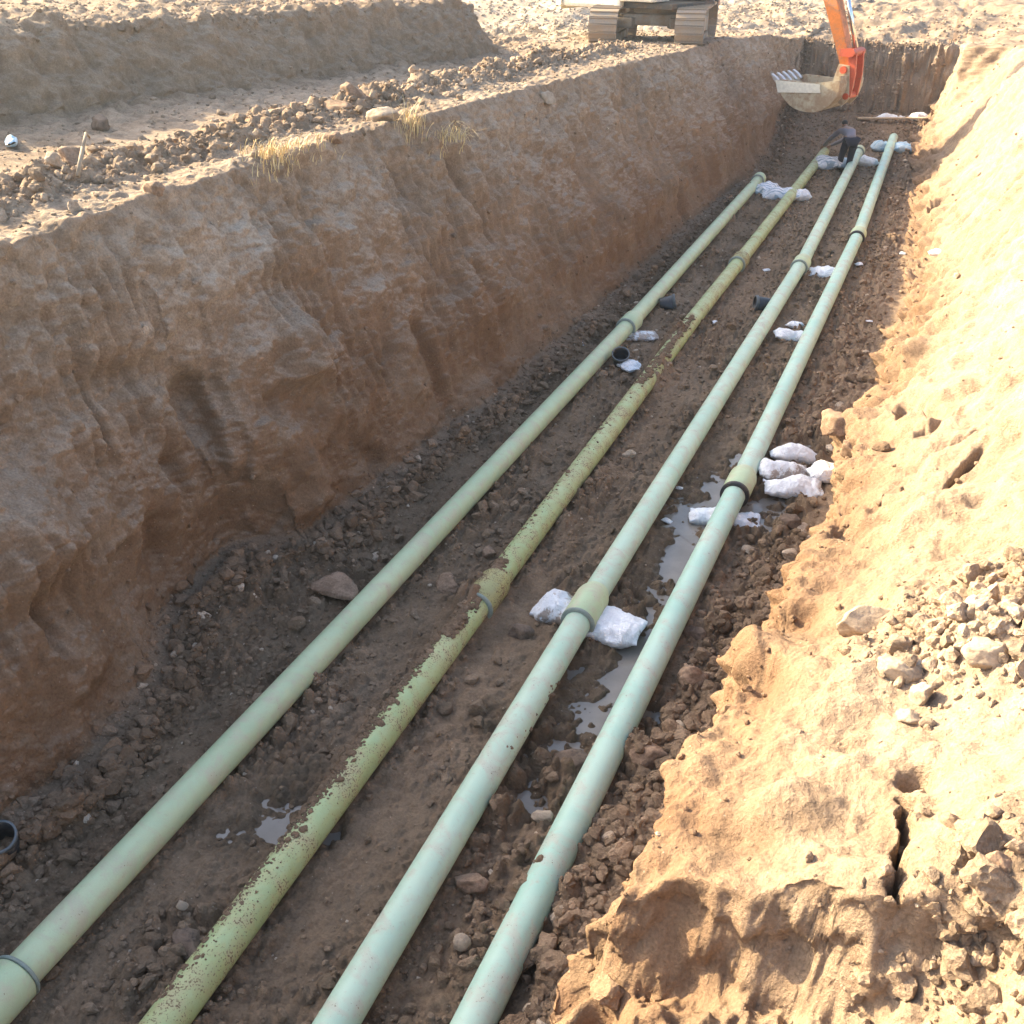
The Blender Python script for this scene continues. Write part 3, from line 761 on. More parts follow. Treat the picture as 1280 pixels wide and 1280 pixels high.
# mud stuck along the top of the second pipe
def mud_crust(root, path, spans, n):
    rs = np.random.RandomState(5)
    V = []; F = []; ZC = []; off = 0
    vb = [rough_ball(2, 300 + k, .45, .4, .4) for k in range(5)]
    org = np.array(root.location)
    for (pa, pb, w, ang0, big) in spans:
        a = at_z(*pa, ZP); b = at_z(*pb, ZP); d = (b - a).normalized()
        side = d.cross(Vector((0, 0, 1))).normalized()
        for _ in range(int(n * w)):
            t = rs.rand(); g = ang0 + rs.normal(0, .30)
            c = a.lerp(b, t) + side * math.sin(g) * PR + Vector((0, 0, math.cos(g) * PR))
            v, f = vb[rs.randint(5)]
            an = rs.rand() * 6.28; sz = min(.05, math.exp(rs.normal(-4.6, .55)) * big)
            q = np.stack([v[:, 0] * math.cos(an) - v[:, 1] * math.sin(an), v[:, 0] * math.sin(an) + v[:, 1] * math.cos(an), v[:, 2]], 1) * sz
            V.append(q + np.array(c) - org); F.append(f + off); off += len(v)
            ZC.append(np.repeat(np.array([[.5 * rs.rand() + .2, .3, .0, rs.uniform(.8, 1.1)]], np.float32), len(v), 0))
    me = np_mesh("mud_crust", np.concatenate(V), np.concatenate(F).ravel(), 3)
    at = me.attributes.new("zone", 'FLOAT_COLOR', 'POINT'); at.data.foreach_set("color", np.concatenate(ZC).astype(np.float32).ravel())
    o = link("mud_crust", me, root, EARTH); o["kind"] = "stuff"
mud_crust(pipeB, pathB, [((300, 1155), (440, 965), 1.0, -.35, 1.0), ((440, 965), (600, 752), 2.2, -.5, 1.3), ((560, 808), (630, 712), 1.8, -.1, 2.1), ((380, 1045), (480, 915), .8, -.6, 1.5), ((625, 720), (850, 425), 1.2, -.5, 1.0), ((800, 490), (866, 404), 2.6, -.2, 1.9), ((215, 1268), (300, 1155), .3, -.5, 1.0)], 360)
mud_crust(pipeC, pathC, [((610, 965), (680, 850), .5, 1.0, 1.0)], 120)

# ------------------------------------------------------------------ sandbags, sacks and scraps
def sack_mesh(L, W, T, seed, pinch=.5, wrinkle=1.0, tail=0.0):
    nu, nv = 44, 36
    u = np.linspace(-1, 1, nu)[:, None]; a = np.linspace(0, 2 * np.pi, nv, endpoint=False)[None, :]
    wp = 1 - .10 * np.exp(-((np.abs(u) - .86) / .10) ** 2) - pinch * .35 * np.abs(u) ** 6 + .06 * np.abs(u) ** 20
    tp = np.clip(1 - np.abs(u) ** 2.4, 0, 1) ** .75 + .03
    if tail:
        k = sstep(1 - tail, 1.0, u); wp = wp * (1 - .75 * k); tp = tp * (1 - .7 * k)
    cx = np.cos(a); cz = np.sign(np.sin(a)) * np.abs(np.sin(a)) ** 1.25
    x = L / 2 * u + 0 * a; y = W / 2 * wp * cx; z = T / 2 * tp * cz
    rs = np.random.RandomState(seed); o = rs.rand(3) * 40
    n1 = fbm(x * 4 + o[0], y * 4 + o[1], z * 4 + o[2], 3); n2 = fbm(x * 7 + o[1] + 2 * n1, y * 15 + o[2] + n1, z * 12 + o[0], 3, .6, True)
    f = 1 + .34 * n1
    y = y * f + wrinkle * .03 * T * n2 * np.sign(y); z = z * f + wrinkle * (.006 + .045 * T) * n2 * np.sign(z) + .05 * n1
    x = x * (1 + .06 * n1)
    bend = (pn(x * 2.2 + o[0], y * 2.2, 0 * x + o[1]))
    z = z + .45 * T * bend; x = x + .10 * L * pn(x * 3, y * 5 + o[2], 0 * x + 7) ; y = y + .14 * W * pn(x * 5 + o[1], y * 3, 0 * x + 3)
    z = np.where(z < -.30 * T, -.30 * T + (z + .30 * T) * .25, z)
    V = np.stack([x, y, z], -1).reshape(-1, 3)
    F = []
    for i in range(nu - 1):
        for j in range(nv): F += [i * nv + j, i * nv + (j + 1) % nv, (i + 1) * nv + (j + 1) % nv, (i + 1) * nv + j]
    return np_mesh("sack", V, np.array(F, np.int32), 4)
def sack(px, py, L, W, T, heading, label, mat, seed, tilt=(0, 0), name="sandbag", cat="sandbag", group="white sandbags in the trench", dz=0.0, **kw):
    loc, nor = hit(px, py)
    me = sack_mesh(L, W, T, seed, **kw)
    o = link(name, me, None, mat)
    o.location = loc + Vector((0, 0, T * .28 + dz)); o.rotation_euler = (tilt[0], tilt[1], heading)
    tag(o, label, cat, group)
    return o
# heading 0 lies along world x
sack(706, 776, .58, .40, .28, -.15, "mud stained white sandbag propping the third pipe on its left side", SACK[1], 1, tail=.3)
sack(764, 793, .58, .48, .24, .05, "clean white sandbag with a blue seam right of the third pipe", SACK[0], 2, dz=.02)
sack(905, 655, .74, .34, .26, .15, "white sandbag squeezed under the fourth pipe in the puddle", SACK[0], 3)
sack(992, 574, .58, .30, .22, .25, "uppermost clean white bag of the heap beside the black ringed joint", SACK[0], 4)
sack(978, 595, .58, .32, .24, .35, "muddy white bag in the middle of the heap by the puddle", SACK[1], 5)
sack(1038, 598, .52, .27, .20, .35, "white bag lying behind at the right of the puddle heap", SACK[0], 6)
sack(990, 617, .64, .34, .24, .25, "longest white bag at the front of the puddle heap", SACK[0], 7)
sack(1029, 345, .55, .40, .22, .2, "white bag leaning on the fourth pipe just below its far joint", SACK[0], 8, tail=.2)
sack(990, 423, .55, .26, .20, .3, "white bag left of the fourth pipe below the far leaning bag", SACK[0], 9)
sack(993, 409, .26, .15, .10, -.4, "small crumpled white bag just above another bag by the fourth pipe", SACK[0], 10, name="plastic_bag", cat="bag", group=None)
sack(797, 421, .62, .38, .08, .45, "flat empty white sack under the joint of the first pipe", SACK[1], 11, name="sack", cat="sack", group=None, wrinkle=1.6)
sack(786, 459, .40, .30, .07, -.7, "crumpled pale plastic sack beside the upright black pot", SACK[0], 12, name="plastic_bag", cat="bag", group=None, wrinkle=2.2)
sack(954, 243, .62, .48, .36, -.2, "grey striped sandbag standing beside the open end of the first pipe", SACK[2], 13, tilt=(.2, 0))
sack(976, 248, .85, .42, .26, .1, "low striped sandbag between the first and second pipe ends", SACK[2], 14)
sack(1000, 250, .45, .35, .28, .6, "small pink tinted sandbag right of the second pipe", SACK[0], 15)
sack(1034, 210, .75, .5, .34, -.1, "striped sandbag right of the second pipe below the bending worker", SACK[2], 16)
sack(1052, 208, .6, .45, .28, .4, "pale blue sandbag behind the bending worker's leg", SACK[3], 17)
sack(1084, 208, .60, .40, .28, -.2, "white sandbag right of the third pipe's far end", SACK[0], 18, tail=.3)
sack(1102, 188, .6, .5, .30, .3, "light blue sandbag left of the fourth pipe's far end", SACK[3], 19)
sack(1128, 190, .7, .5, .30, -.2, "light blue sandbag right of the fourth pipe's far end", SACK[3], 20)
sack(1112, 149, .95, .36, .18, .35, "long white sack on the soil ledge before the end wall", SACK[0], 21, name="sack", cat="sack", group=None)
sack(1148, 149, .6, .35, .22, .9, "white sack in the far right corner of the trench", SACK[0], 22, name="sack", cat="sack", group=None, tail=.3)
sack(14, 181, .34, .13, .12, -.8, "crushed blue and white plastic bottle below the shaded mound", SACK[3], 23, name="plastic_bottle", cat="bottle", group=None)
SCR = [(851, 610, .09, "scrap of white plastic right of the third pipe above the puddle"), (893, 404, .11, "white crumb of foam right of the second pipe's broken spot"),
       (728, 430, .09, "tiny white scrap left of the first pipe's joint"), (958, 338, .10, "thin white scrap between the second and third pipe"),
       (1073, 331, .14, "white paper scrap right of the fourth pipe's far joint"), (1086, 401, .09, "single white scrap on the soil near the bank foot"),
       (1128, 318, .13, "pale grey scrap at the foot of the far sunlit bank"), (834, 652, .09, "white scrap at the left rim of the puddle")]
for i, (px, py, sz, lb) in enumerate(SCR):
    sack(px, py, sz * 1.3, sz * .9, sz * .45, i * 1.3, lb, SACK[0], 60 + i, name="plastic_scrap", cat="litter", group="white litter on the trench floor", wrinkle=.4)
sack(1172, 319, .34, .20, .14, .3, "white bag scrap stuck on the lower sunlit bank", SACK[0], 70, name="plastic_scrap", cat="litter", group=None, wrinkle=.5)

a, b = hit(1072, 150)[0], hit(1158, 150)[0]
bm = bmesh.new(); L_ = (b - a).length
bm_box(bm, Vector((0, 0, 0)), (L_, .20, .045), bevel=.006)
pk = from_bm("plank", bm, None, make_plain("weathered_board", (0.42, 0.31, 0.20), .85, dirt=.3, bump=.4, scale=3))
pk.location = (a + b) / 2 + Vector((0, 0, .05)); pk.rotation_euler = (0, -math.asin((b.z - a.z) / L_), math.atan2(b.y - a.y, b.x - a.x))
tag(pk, "long thin weathered plank lying in front of the end wall", "plank")

# ------------------------------------------------------------------ black plastic pots
def pot(px, py, h, r, axis, label, lift=.0):
    loc, nor = hit(px, py)
    root = empty("plastic_pot", loc + Vector((0, 0, lift)))
    tag(root, label, "pot", "black plastic pots on the trench floor")
    ax = Vector(axis).normalized()
    o = -ax * h * .5
    bm = bmesh.new()
    rr = bm_lathe(bm, [(0, .001), (0, r * .80), (.01, r * .84), (h * .86, r * .97), (h * .86, r * .97), (h, r * .985), (h, r * .93), (h * .5, r * .86), (.02, r * .78), (.02, .001)], o, ax, 28)
    from_bm("body", bm, root, BLACKPL, True)
    bm = bmesh.new()
    bm_lathe(bm, [(h * .84, r * .98), (h * .84, r * 1.07), (h * 1.01, r * 1.08), (h * 1.01, r * .95)], o, ax, 28)
    from_bm("rim", bm, root, RIMPL, True)
pot(775, 455, .24, .12, (.15, -.45, .75), "black pot tipped open towards the viewer below the first pipe's joint", .08)
pot(834, 386, .26, .12, (.95, .3, .22), "black pot lying on its side between first and second pipe", .10)
pot(953, 387, .28, .12, (-.9, -.35, .1), "black pot lying half under the left side of the third pipe", .10)
pot(8, 1068, .26, .11, (.25, -.3, .9), "black pot standing at the left edge against the wall foot", .10)

# ------------------------------------------------------------------ dry grass and a stick
def make_straw():
    m, nt, b = nodes("dry_straw"); t = NT(nt)
    n = t.noise(t.coord(), 12, 2)
    t.l(t.mix(t.ramp(n, .3, .7), (0.52, 0.38, 0.17), (0.72, 0.57, 0.31)), b.inputs['Base Color'])
    b.inputs['Roughness'].default_value = .7
    return m
STRAW = make_straw()
def grass(px, py, n, spread, hgt, label, droop, seed):
    loc, nor = hit(px, py)
    rs = np.random.RandomState(seed)
    V = []; F = []
    for _ in range(n):
        ox, oy = rs.normal(0, spread), rs.normal(0, spread * 1.5)
        z0 = gz(loc.x + ox, loc.y + oy) - loc.z - .02
        if abs(z0) > .14: continue
        an = rs.rand() * 6.28; hh = hgt * rs.uniform(.45, 1.15); lean = rs.uniform(.15, .6) * hh
        dx, dy = math.cos(an) * lean + droop[0] * hh * rs.rand(), math.sin(an) * lean + droop[1] * hh * rs.rand()
        w = rs.uniform(.004, .008)
        b0 = len(V)
        for k in range(5):
            t = k / 4; ww = w * (1 - .8 * t)
            cx, cy, cz = ox + dx * t ** 1.8, oy + dy * t ** 1.8, z0 + hh * (t - droop[2] * t ** 3 * rs.uniform(.5, 1))
            V += [(cx - ww * math.sin(an), cy + ww * math.cos(an), cz), (cx + ww * math.sin(an), cy - ww * math.cos(an), cz)]
        for k in range(4): F += [b0 + 2 * k, b0 + 2 * k + 1, b0 + 2 * k + 3, b0 + 2 * k + 2]
    me = np_mesh("grass_tuft", np.array(V, np.float32), np.array(F, np.int32), 4)
    o = link("grass_tuft", me, None, STRAW); o.location = loc
    tag(o, label, "dry grass", "dry grass tufts on the left rim")
grass(356, 206, 420, .16, .24, "dense low tuft of dry yellow grass, nearest along the rim", (.35, -.2, .5), 1)
grass(392, 200, 110, .14, .20, "thin dry grass just right of the dense low tuft", (.5, -.2, .4), 4)
grass(514, 168, 200, .12, .40, "tall upright dry grass tuft beside the pale boulder", (.2, -.1, .2), 2)
grass(566, 182, 190, .16, .42, "dry grass hanging over the trench wall below the rim", (.9, -.3, .9), 3)
loc, nor = hit(107, 222)
bm = bmesh.new()
prev = Vector((-.16, .32, .30))
for q, r in (((-.10, .22, .36), .012), ((-.02, .06, .26), .016), ((.06, -.16, .05), .022)):
    bm_cyl(bm, prev, Vector(q), r * .9, r, 8); prev = Vector(q)
st = from_bm("stick", bm, None, make_plain("dry_wood", (0.30, 0.235, 0.165), .85, bump=.4), True)
st.location = loc; tag(st, "bent dry stick leaning on the left dirt ridge", "stick")

# ------------------------------------------------------------------ excavator
ORANGE = make_plain("orange_paint", (0.74, 0.21, 0.03), .42, dirt=.5, dirtcol=(.30, .17, .10), scale=2.2)
REDOR = make_plain("red_orange_paint", (0.52, 0.09, 0.035), .45, dirt=.25, scale=3)
CREAM = make_plain("cream_paint", (0.74, 0.70, 0.58), .42, dirt=.28, dirtcol=(.42, .33, .22), scale=1.6)
STEEL = make_plain("dusty_steel", (0.33, 0.29, 0.24), .6, .4, dirt=.55, dirtcol=(.34, .25, .17), scale=3)
BUCKETM = make_plain("bucket_steel", (0.50, 0.43, 0.30), .6, .1, dirt=.62, dirtcol=(.30, .20, .12), scale=2.0)
DARKST = make_plain("dark_steel", (0.06, 0.055, 0.05), .6, .3, dirt=.4, scale=3)
CHROME = make_plain("chrome_rod", (0.75, 0.75, 0.77), .16, 1.0, scale=5)
SHOE = make_plain("track_shoe_steel", (0.30, 0.25, 0.20), .65, .3, dirt=.6, dirtcol=(.36, .27, .185), scale=4)
def make_glass():
    m, nt, b = nodes("cab_glass")
    b.inputs['Base Color'].default_value = (.05, .07, .08, 1); b.inputs['Roughness'].default_value = .06
    return m
GLASS = make_glass()
FWD = Vector((.95, -.312, 0)).normalized()
front = at_z(805, 62, 2.50 * S)
tdir = Vector((-.12, .99, 0)).normalized()
ctr = front + tdir * 1.75
EZ = 2.50 * S - .02
ctr.z = EZ
exc = empty("excavator", ctr, math.atan2(FWD.y, FWD.x))
tag(exc, "orange and cream crawler excavator parked on the bank, bucket hanging into the trench", "excavator")
trel = math.atan2(tdir.y, tdir.x) - math.atan2(FWD.y, FWD.x)
TR = Matrix.Rotation(trel, 4, 'Z')
def ex_part(name, bm, mat, parent=exc, under=False, smooth=False):
    if under: bmesh.ops.transform(bm, matrix=TR, verts=bm.verts)
    return from_bm(name, bm, parent, mat, smooth)
for sgn in (-1, 1):       # two tracks: local x along travel
    yc = sgn * 1.09; hw = .36; Lh = 1.72; rr = .46
    bm = bmesh.new()
    per = []
    nS = 46
    Ltot = 2 * 2 * (Lh - rr) + 2 * math.pi * rr
    for k in range(nS):
        d = Ltot * k / nS; st_ = 2 * (Lh - rr)
        if d < st_: p = (-(Lh - rr) + d, rr * 2, 0)
        elif d < st_ + math.pi * rr: a = (d - st_) / rr; p = ((Lh - rr) + rr * math.sin(a), rr + rr * math.cos(a), a)
        elif d < 2 * st_ + math.pi * rr: p = ((Lh - rr) - (d - st_ - math.pi * rr), 0, math.pi)
        else: a = (d - 2 * st_ - math.pi * rr) / rr; p = (-(Lh - rr) - rr * math.sin(a), rr - rr * math.cos(a), math.pi + a)
        M = Matrix.Rotation(p[2], 3, 'Y')
        bm_box(bm, Vector((p[0], yc, p[1])), (.165, hw * 2, .035), M)
        bm_box(bm, Vector((p[0], yc, p[1])) + M @ Vector((.055, 0, .03)), (.022, hw * 2, .03), M)
    tk = ex_part("track", bm, SHOE, under=True)
    bm = bmesh.new()
    bm_box(bm, Vector((0, yc, rr)), (2.3, .34, .36), bevel=.04)
    for x in (-(Lh - rr), Lh - rr): bm_cyl(bm, (x, yc - .14, rr), (x, yc + .14, rr), rr - .06, seg=28)
    for k in range(7): bm_cyl(bm, (-.95 + k * .316, yc - .2, .16), (-.95 + k * .316, yc + .2, .16), .12, seg=16)
    for k in range(2): bm_cyl(bm, (-.45 + k * .9, yc - .2, .80), (-.45 + k * .9, yc + .2, .80), .07, seg=12)
    ex_part("track_frame", bm, STEEL, tk, under=True)
bm = bmesh.new()
bm_box(bm, (0, 0, .62), (1.3, 1.5, .28), bevel=.05)
for sx in (-1, 1):
    for sy in (-1, 1): bm_box(bm, (sx * .55, sy * .72, .55), (.34, .6, .26), Matrix.Rotation(sx * sy * .35, 3, 'Z'), .03)
bm_cyl(bm, (0, 0, .70), (0, 0, .92), .58, seg=36)
ex_part("undercarriage", bm, STEEL, under=True)
# house
bm = bmesh.new(); bm_box(bm, (-.55, 0, .97), (3.4, 2.05, .14), bevel=.03); ex_part("deck", bm, DARKST)
bm = bmesh.new()
cw = [(-2.75 + .55 * (1 - math.cos(a)), 1.24 * math.sin(a)) for a in np.linspace(-math.pi / 2, math.pi / 2, 14)]
lo = [bm.verts.new((x, y, .80)) for x, y in cw]; hi = [bm.verts.new((x, y, 1.95)) for x, y in cw]
bm.faces.new(lo); bm.faces.new(hi)
for i in range(len(cw)):
    j = (i + 1) % len(cw); bm.faces.new((lo[i], lo[j], hi[j], hi[i]))
bmesh.ops.recalc_face_normals(bm, faces=bm.faces)
bmesh.ops.bevel(bm, geom=[e for e in bm.edges if abs(e.verts[0].co.z - e.verts[1].co.z) < .01], offset=.10, segments=3, affect='EDGES')
ex_part("counterweight", bm, CREAM)
bm = bmesh.new(); bm_box(bm, (-1.25, .0, 1.41), (1.85, 2.40, 1.06), bevel=.08); bm_box(bm, (.15, -.80, 1.36), (1.05, .80, .60), bevel=.06); hood = ex_part("engine_housing", bm, CREAM)
bm = bmesh.new(); bm_cyl(bm, (-1.5, -.5, 1.9), (-1.5, -.5, 2.35), .07, .06); ex_part("exhaust", bm, DARKST, hood)
bm = bmesh.new()
for k in range(6): bm_box(bm, (-1.3, -1.205, 1.30 + k * .08), (.8, .02, .03))
ex_part("vent", bm, DARKST, hood)
bm = bmesh.new()
bm_prism(bm, [(-.35, 1.08), (1.15, 1.08), (1.22, 1.9), (1.02, 2.85), (-.30, 2.85), (-.35, 2.0)], .28, 1.22, .05); cab = ex_part("cab", bm, CREAM)
bm = bmesh.new()
bm_prism(bm, [(1.215, 1.45), (1.245, 1.9), (1.06, 2.72), (1.04, 2.72), (1.20, 1.9), (1.19, 1.45)], .36, 1.14)
bm_box(bm, (.35, 1.225, 2.28), (1.0, .02, .80)); bm_box(bm, (.35, .275, 2.28), (1.0, .02, .80)); ex_part("window", bm, GLASS, cab)
# boom, arm, bucket (local x forward, z up)
def strip(pts, th):
    """closed outline around a centre line with varying half thickness"""
    up, dn = [], []
    for i, (x, z) in enumerate(pts):
        a = Vector(pts[max(0, i - 1)]); b = Vector(pts[min(len(pts) - 1, i + 1)]); d = (b - a).normalized(); n = Vector((-d.y, d.x))
        up.append((x + n.x * th[i], z + n.y * th[i])); dn.append((x - n.x * th[i], z - n.y * th[i]))
    return up + dn[::-1]
pin_w = at_z(1061, 86, 5.7 - 3.21)
pl = exc.matrix_basis.inverted() @ pin_w
PX, PZ = pl.x, pl.z
PY = pl.y
elb = (PX - 1.22, PZ + 2.85)
top_arm = (elb[0] - .32, elb[1] + .62)
boom = [(.35, 1.55), (1.0, 3.0), (1.9, 4.05), (2.8, 4.25), (elb[0], elb[1])]
bm = bmesh.new(); bm_prism(bm, strip(boom, [.16, .28, .38, .36, .17]), PY - .26, PY + .26, .03); boomo = ex_part("boom", bm, ORANGE)
for dy in (-.40, .40):
    bm = bmesh.new(); bm_cyl(bm, (.95, PY + dy, 1.35), (1.35, PY + dy, 2.5), .085); bm_cyl(bm, (1.35, PY + dy, 2.5), (1.75, PY + dy, 3.75), .05); ex_part("boom_cylinder", bm, REDOR)
d = Vector((PX - top_arm[0], PZ - top_arm[1])).normalized(); nrm = Vector((-d.y, d.x))   # nrm points forward/up
if nrm.x < 0: nrm = -nrm
A = lambda t, off=0.0: (top_arm[0] + d.x * t + nrm.x * off, top_arm[1] + d.y * t + nrm.y * off)
ALEN = (Vector((PX, PZ)) - Vector(top_arm)).length
bm = bmesh.new(); bm_prism(bm, [A(-.05, -.10), A(0, .22), A(.75, .30), A(ALEN * .6, .19), A(ALEN + .05, .12), A(ALEN + .05, -.12), A(ALEN * .6, -.14), A(.7, -.22)], PY - .17, PY + .17, .025); armo = ex_part("arm", bm, ORANGE)
bm = bmesh.new(); bm_cyl(bm, (*A(.7, .34)[:1], PY, A(.7, .34)[1]), (A(1.75, .42)[0], PY, A(1.75, .42)[1]), .10, seg=20)
bc = ex_part("bucket_cylinder", bm, REDOR)
e2 = A(ALEN - .30, .29)
bm = bmesh.new(); bm_cyl(bm, (A(1.75, .42)[0], PY, A(1.75, .42)[1]), (e2[0], PY, e2[1]), .055, seg=16); ex_part("rod", bm, CHROME, bc, smooth=True)
bm = bmesh.new(); bm_cyl(bm, (2.4, PY, 4.75), (elb[0] - .9, PY, elb[1] + 1.45), .11, seg=20); bm_cyl(bm, (elb[0] - .9, PY, elb[1] + 1.45), (top_arm[0] + .02, PY, top_arm[1] + .18), .06, seg=16); ex_part("arm_cylinder", bm, REDOR)
# linkage
lk = (PX + .14, PZ - .60)
bm = bmesh.new()
for dy in (-.27, .27):
    bm_prism(bm, strip([A(ALEN - .42, 0), e2], [.08, .10]), PY + dy - .02, PY + dy + .02)
    bm_prism(bm, strip([e2, ((e2[0] + lk[0]) / 2 + .05, (e2[1] + lk[1]) / 2), lk], [.10, .09, .10]), PY + dy * .75 - .03, PY + dy * .75 + .03)
bm_cyl(bm, (e2[0], PY - .32, e2[1]), (e2[0], PY + .32, e2[1]), .09, seg=20)
bm_cyl(bm, (PX, PY - .34, PZ), (PX, PY + .34, PZ), .085, seg=20)
bm_cyl(bm, (lk[0], PY - .30, lk[1]), (lk[0], PY + .30, lk[1]), .075, seg=20)
ex_part("linkage", bm, REDOR)
# bucket: side outline relative to the pin, opening up and toward the cab
def bz(p0, p1, p2, n):
    return [tuple((1 - t) ** 2 * np.array(p0) + 2 * t * (1 - t) * np.array(p1) + t * t * np.array(p2)) for t in np.linspace(0, 1, n)]
shell = bz((.10, -.10), (.22, -.55), (-.12, -.82), 6)[:-1] + bz((-.12, -.82), (-.45, -1.10), (-1.0, -.94), 7)[:-1] + bz((-1.0, -.94), (-1.35, -.80), (-1.60, -.34), 6)
shell = [(PX + x, PZ + z) for x, z in shell]
BW = .66
bm = bmesh.new()
inner = []
cen = Vector((PX - .7, PZ - .3))
for p in shell:
    v = cen - Vector(p); v.normalize(); inner.append((p[0] + v.x * .04, p[1] + v.y * .04))
for (o1, o2, i1, i2) in zip(shell, shell[1:], inner, inner[1:]):
    vs = [bm.verts.new((a[0], y, a[1])) for y in (PY - BW, PY + BW) for a in (o1, o2, i2, i1)]
    for f in ((0, 1, 2, 3), (7, 6, 5, 4), (0, 4, 5, 1), (1, 5, 6, 2), (2, 6, 7, 3), (3, 7, 4, 0)): bm.faces.new([vs[k] for k in f])
lip = shell[-1]; hin = (PX + .02, PZ - .22)
for sg in (-1, 1):
    yy = PY + sg * (BW + .018)
    bm_prism(bm, [(PX + .08, PZ - .2)] + shell[1:] + [(lip[0] + .15, lip[1] + .05), (PX - .55, PZ - .32)], yy - .018, yy + .018)
bk = ex_part("bucket", bm, BUCKETM)
bm = bmesh.new()
for sg in (-1, 1):   # side cutter strips
    bm = bmesh.new()
    yy = PY + sg * (BW + .05)
    bm_prism(bm, [(PX - .38, PZ - .33), (lip[0] + .02, lip[1] + .02), (lip[0] + .12, lip[1] - .26), (PX - .34, PZ - .52)], yy - .014, yy + .014)
    ex_part("side_cutter", bm, CREAM, bk)
bm = bmesh.new()
for dy in (-.24, .24):
    bm_prism(bm, [(PX - .16, PZ + .12), (PX + .12, PZ + .10), (lk[0] + .08, lk[1] - .05), (PX + .05, PZ - .85), (PX - .30, PZ - .45)], PY + dy - .025, PY + dy + .025)
ex_part("ear", bm, BUCKETM, bk)
TOOTH = make_plain("worn_tooth_steel", (.60, .55, .52), .35, .6, dirt=.1)
for k in range(5):
    y = PY - BW + .08 + k * (2 * BW - .16) / 4
    bm = bmesh.new()
    dr = Vector((-.74, .67))
    pr = Vector((.67, .74))
    a = Vector(lip) - dr * .10
    q = [a + pr * .05, a + dr * .18 + pr * .045, a + dr * .32 + pr * .012, a + dr * .32 - pr * .012, a + dr * .18 - pr * .045, a - pr * .05]
    bm_prism(bm, [(v.x, v.y) for v in q], y - .055, y + .055, .01)
    ex_part("tooth", bm, TOOTH, bk)

# ------------------------------------------------------------------ people
SKIN = make_plain("skin", (.36, .21, .14), .55)
SHIRT = make_plain("grey_shirt", (.235, .225, .26), .85, bump=.3, scale=10)
NAVY = make_plain("navy_trousers", (.016, .018, .032), .85, bump=.3, scale=10)
HAIRM = make_plain("black_hair", (.012, .010, .010), .6, bump=.5, scale=20)
SHOEM = make_plain("dark_shoes", (.03, .026, .024), .7, dirt=.4)
def skin_obj(name, joints, edges, radii, root, mat, sub=2):
    me = bpy.data.meshes.new(name)
    ks = list(joints); ix = {k: i for i, k in enumerate(ks)}
    me.from_pydata([joints[k] for k in ks], [(ix[a], ix[b]) for a, b in edges], [])
    me.update()
    o = link(name, me, root, mat)
    md = o.modifiers.new("skin", 'SKIN'); md.use_smooth_shade = True; md.branch_smoothing = .4
    if not me.skin_vertices: 
        bpy.context.view_layer.objects.active = o
    sv = me.skin_vertices[0].data
    for k in ks:
        r = radii[k]; r = (r, r) if isinstance(r, (int, float)) else r
        sv[ix[k]].radius = r; sv[ix[k]].use_root = (ix[k] == 0)
    sm = o.modifiers.new("smooth", 'SUBSURF'); sm.levels = sub; sm.render_levels = sub
    return o
def hand(J, E, Rd, wrist, pref, direc, side, curl):
    d = Vector(direc).normalized(); s = Vector(side).normalized(); n = d.cross(s).normalized()
    w = Vector(wrist)
    pk = pref + "palm"; J[pk] = w + d * .075; Rd[pk] = (.038, .018); E.append((pref + "wrist", pk))
    for k, (off, ln) in enumerate(((-.030, .075), (-.010, .085), (.010, .080), (.030, .062))):
        a = pref + "f%da" % k; b = pref + "f%db" % k; c = pref + "f%dc" % k
        J[a] = w + d * .105 + s * off; J[b] = w + d * (.105 + ln * .55) + s * off * 1.15 - n * curl * .02; J[c] = w + d * (.105 + ln * .9) + s * off * 1.2 - n * curl * .05
        Rd[a], Rd[b], Rd[c] = .010, .009, .007
        E += [(pk, a), (a, b), (b, c)]
    a, b = pref + "ta", pref + "tb"
    J[a] = w + d * .06 - s * .045; J[b] = w + d * .095 - s * .075 - n * curl * .02; Rd[a], Rd[b] = .012, .009
    E += [(pk, a), (a, b)]
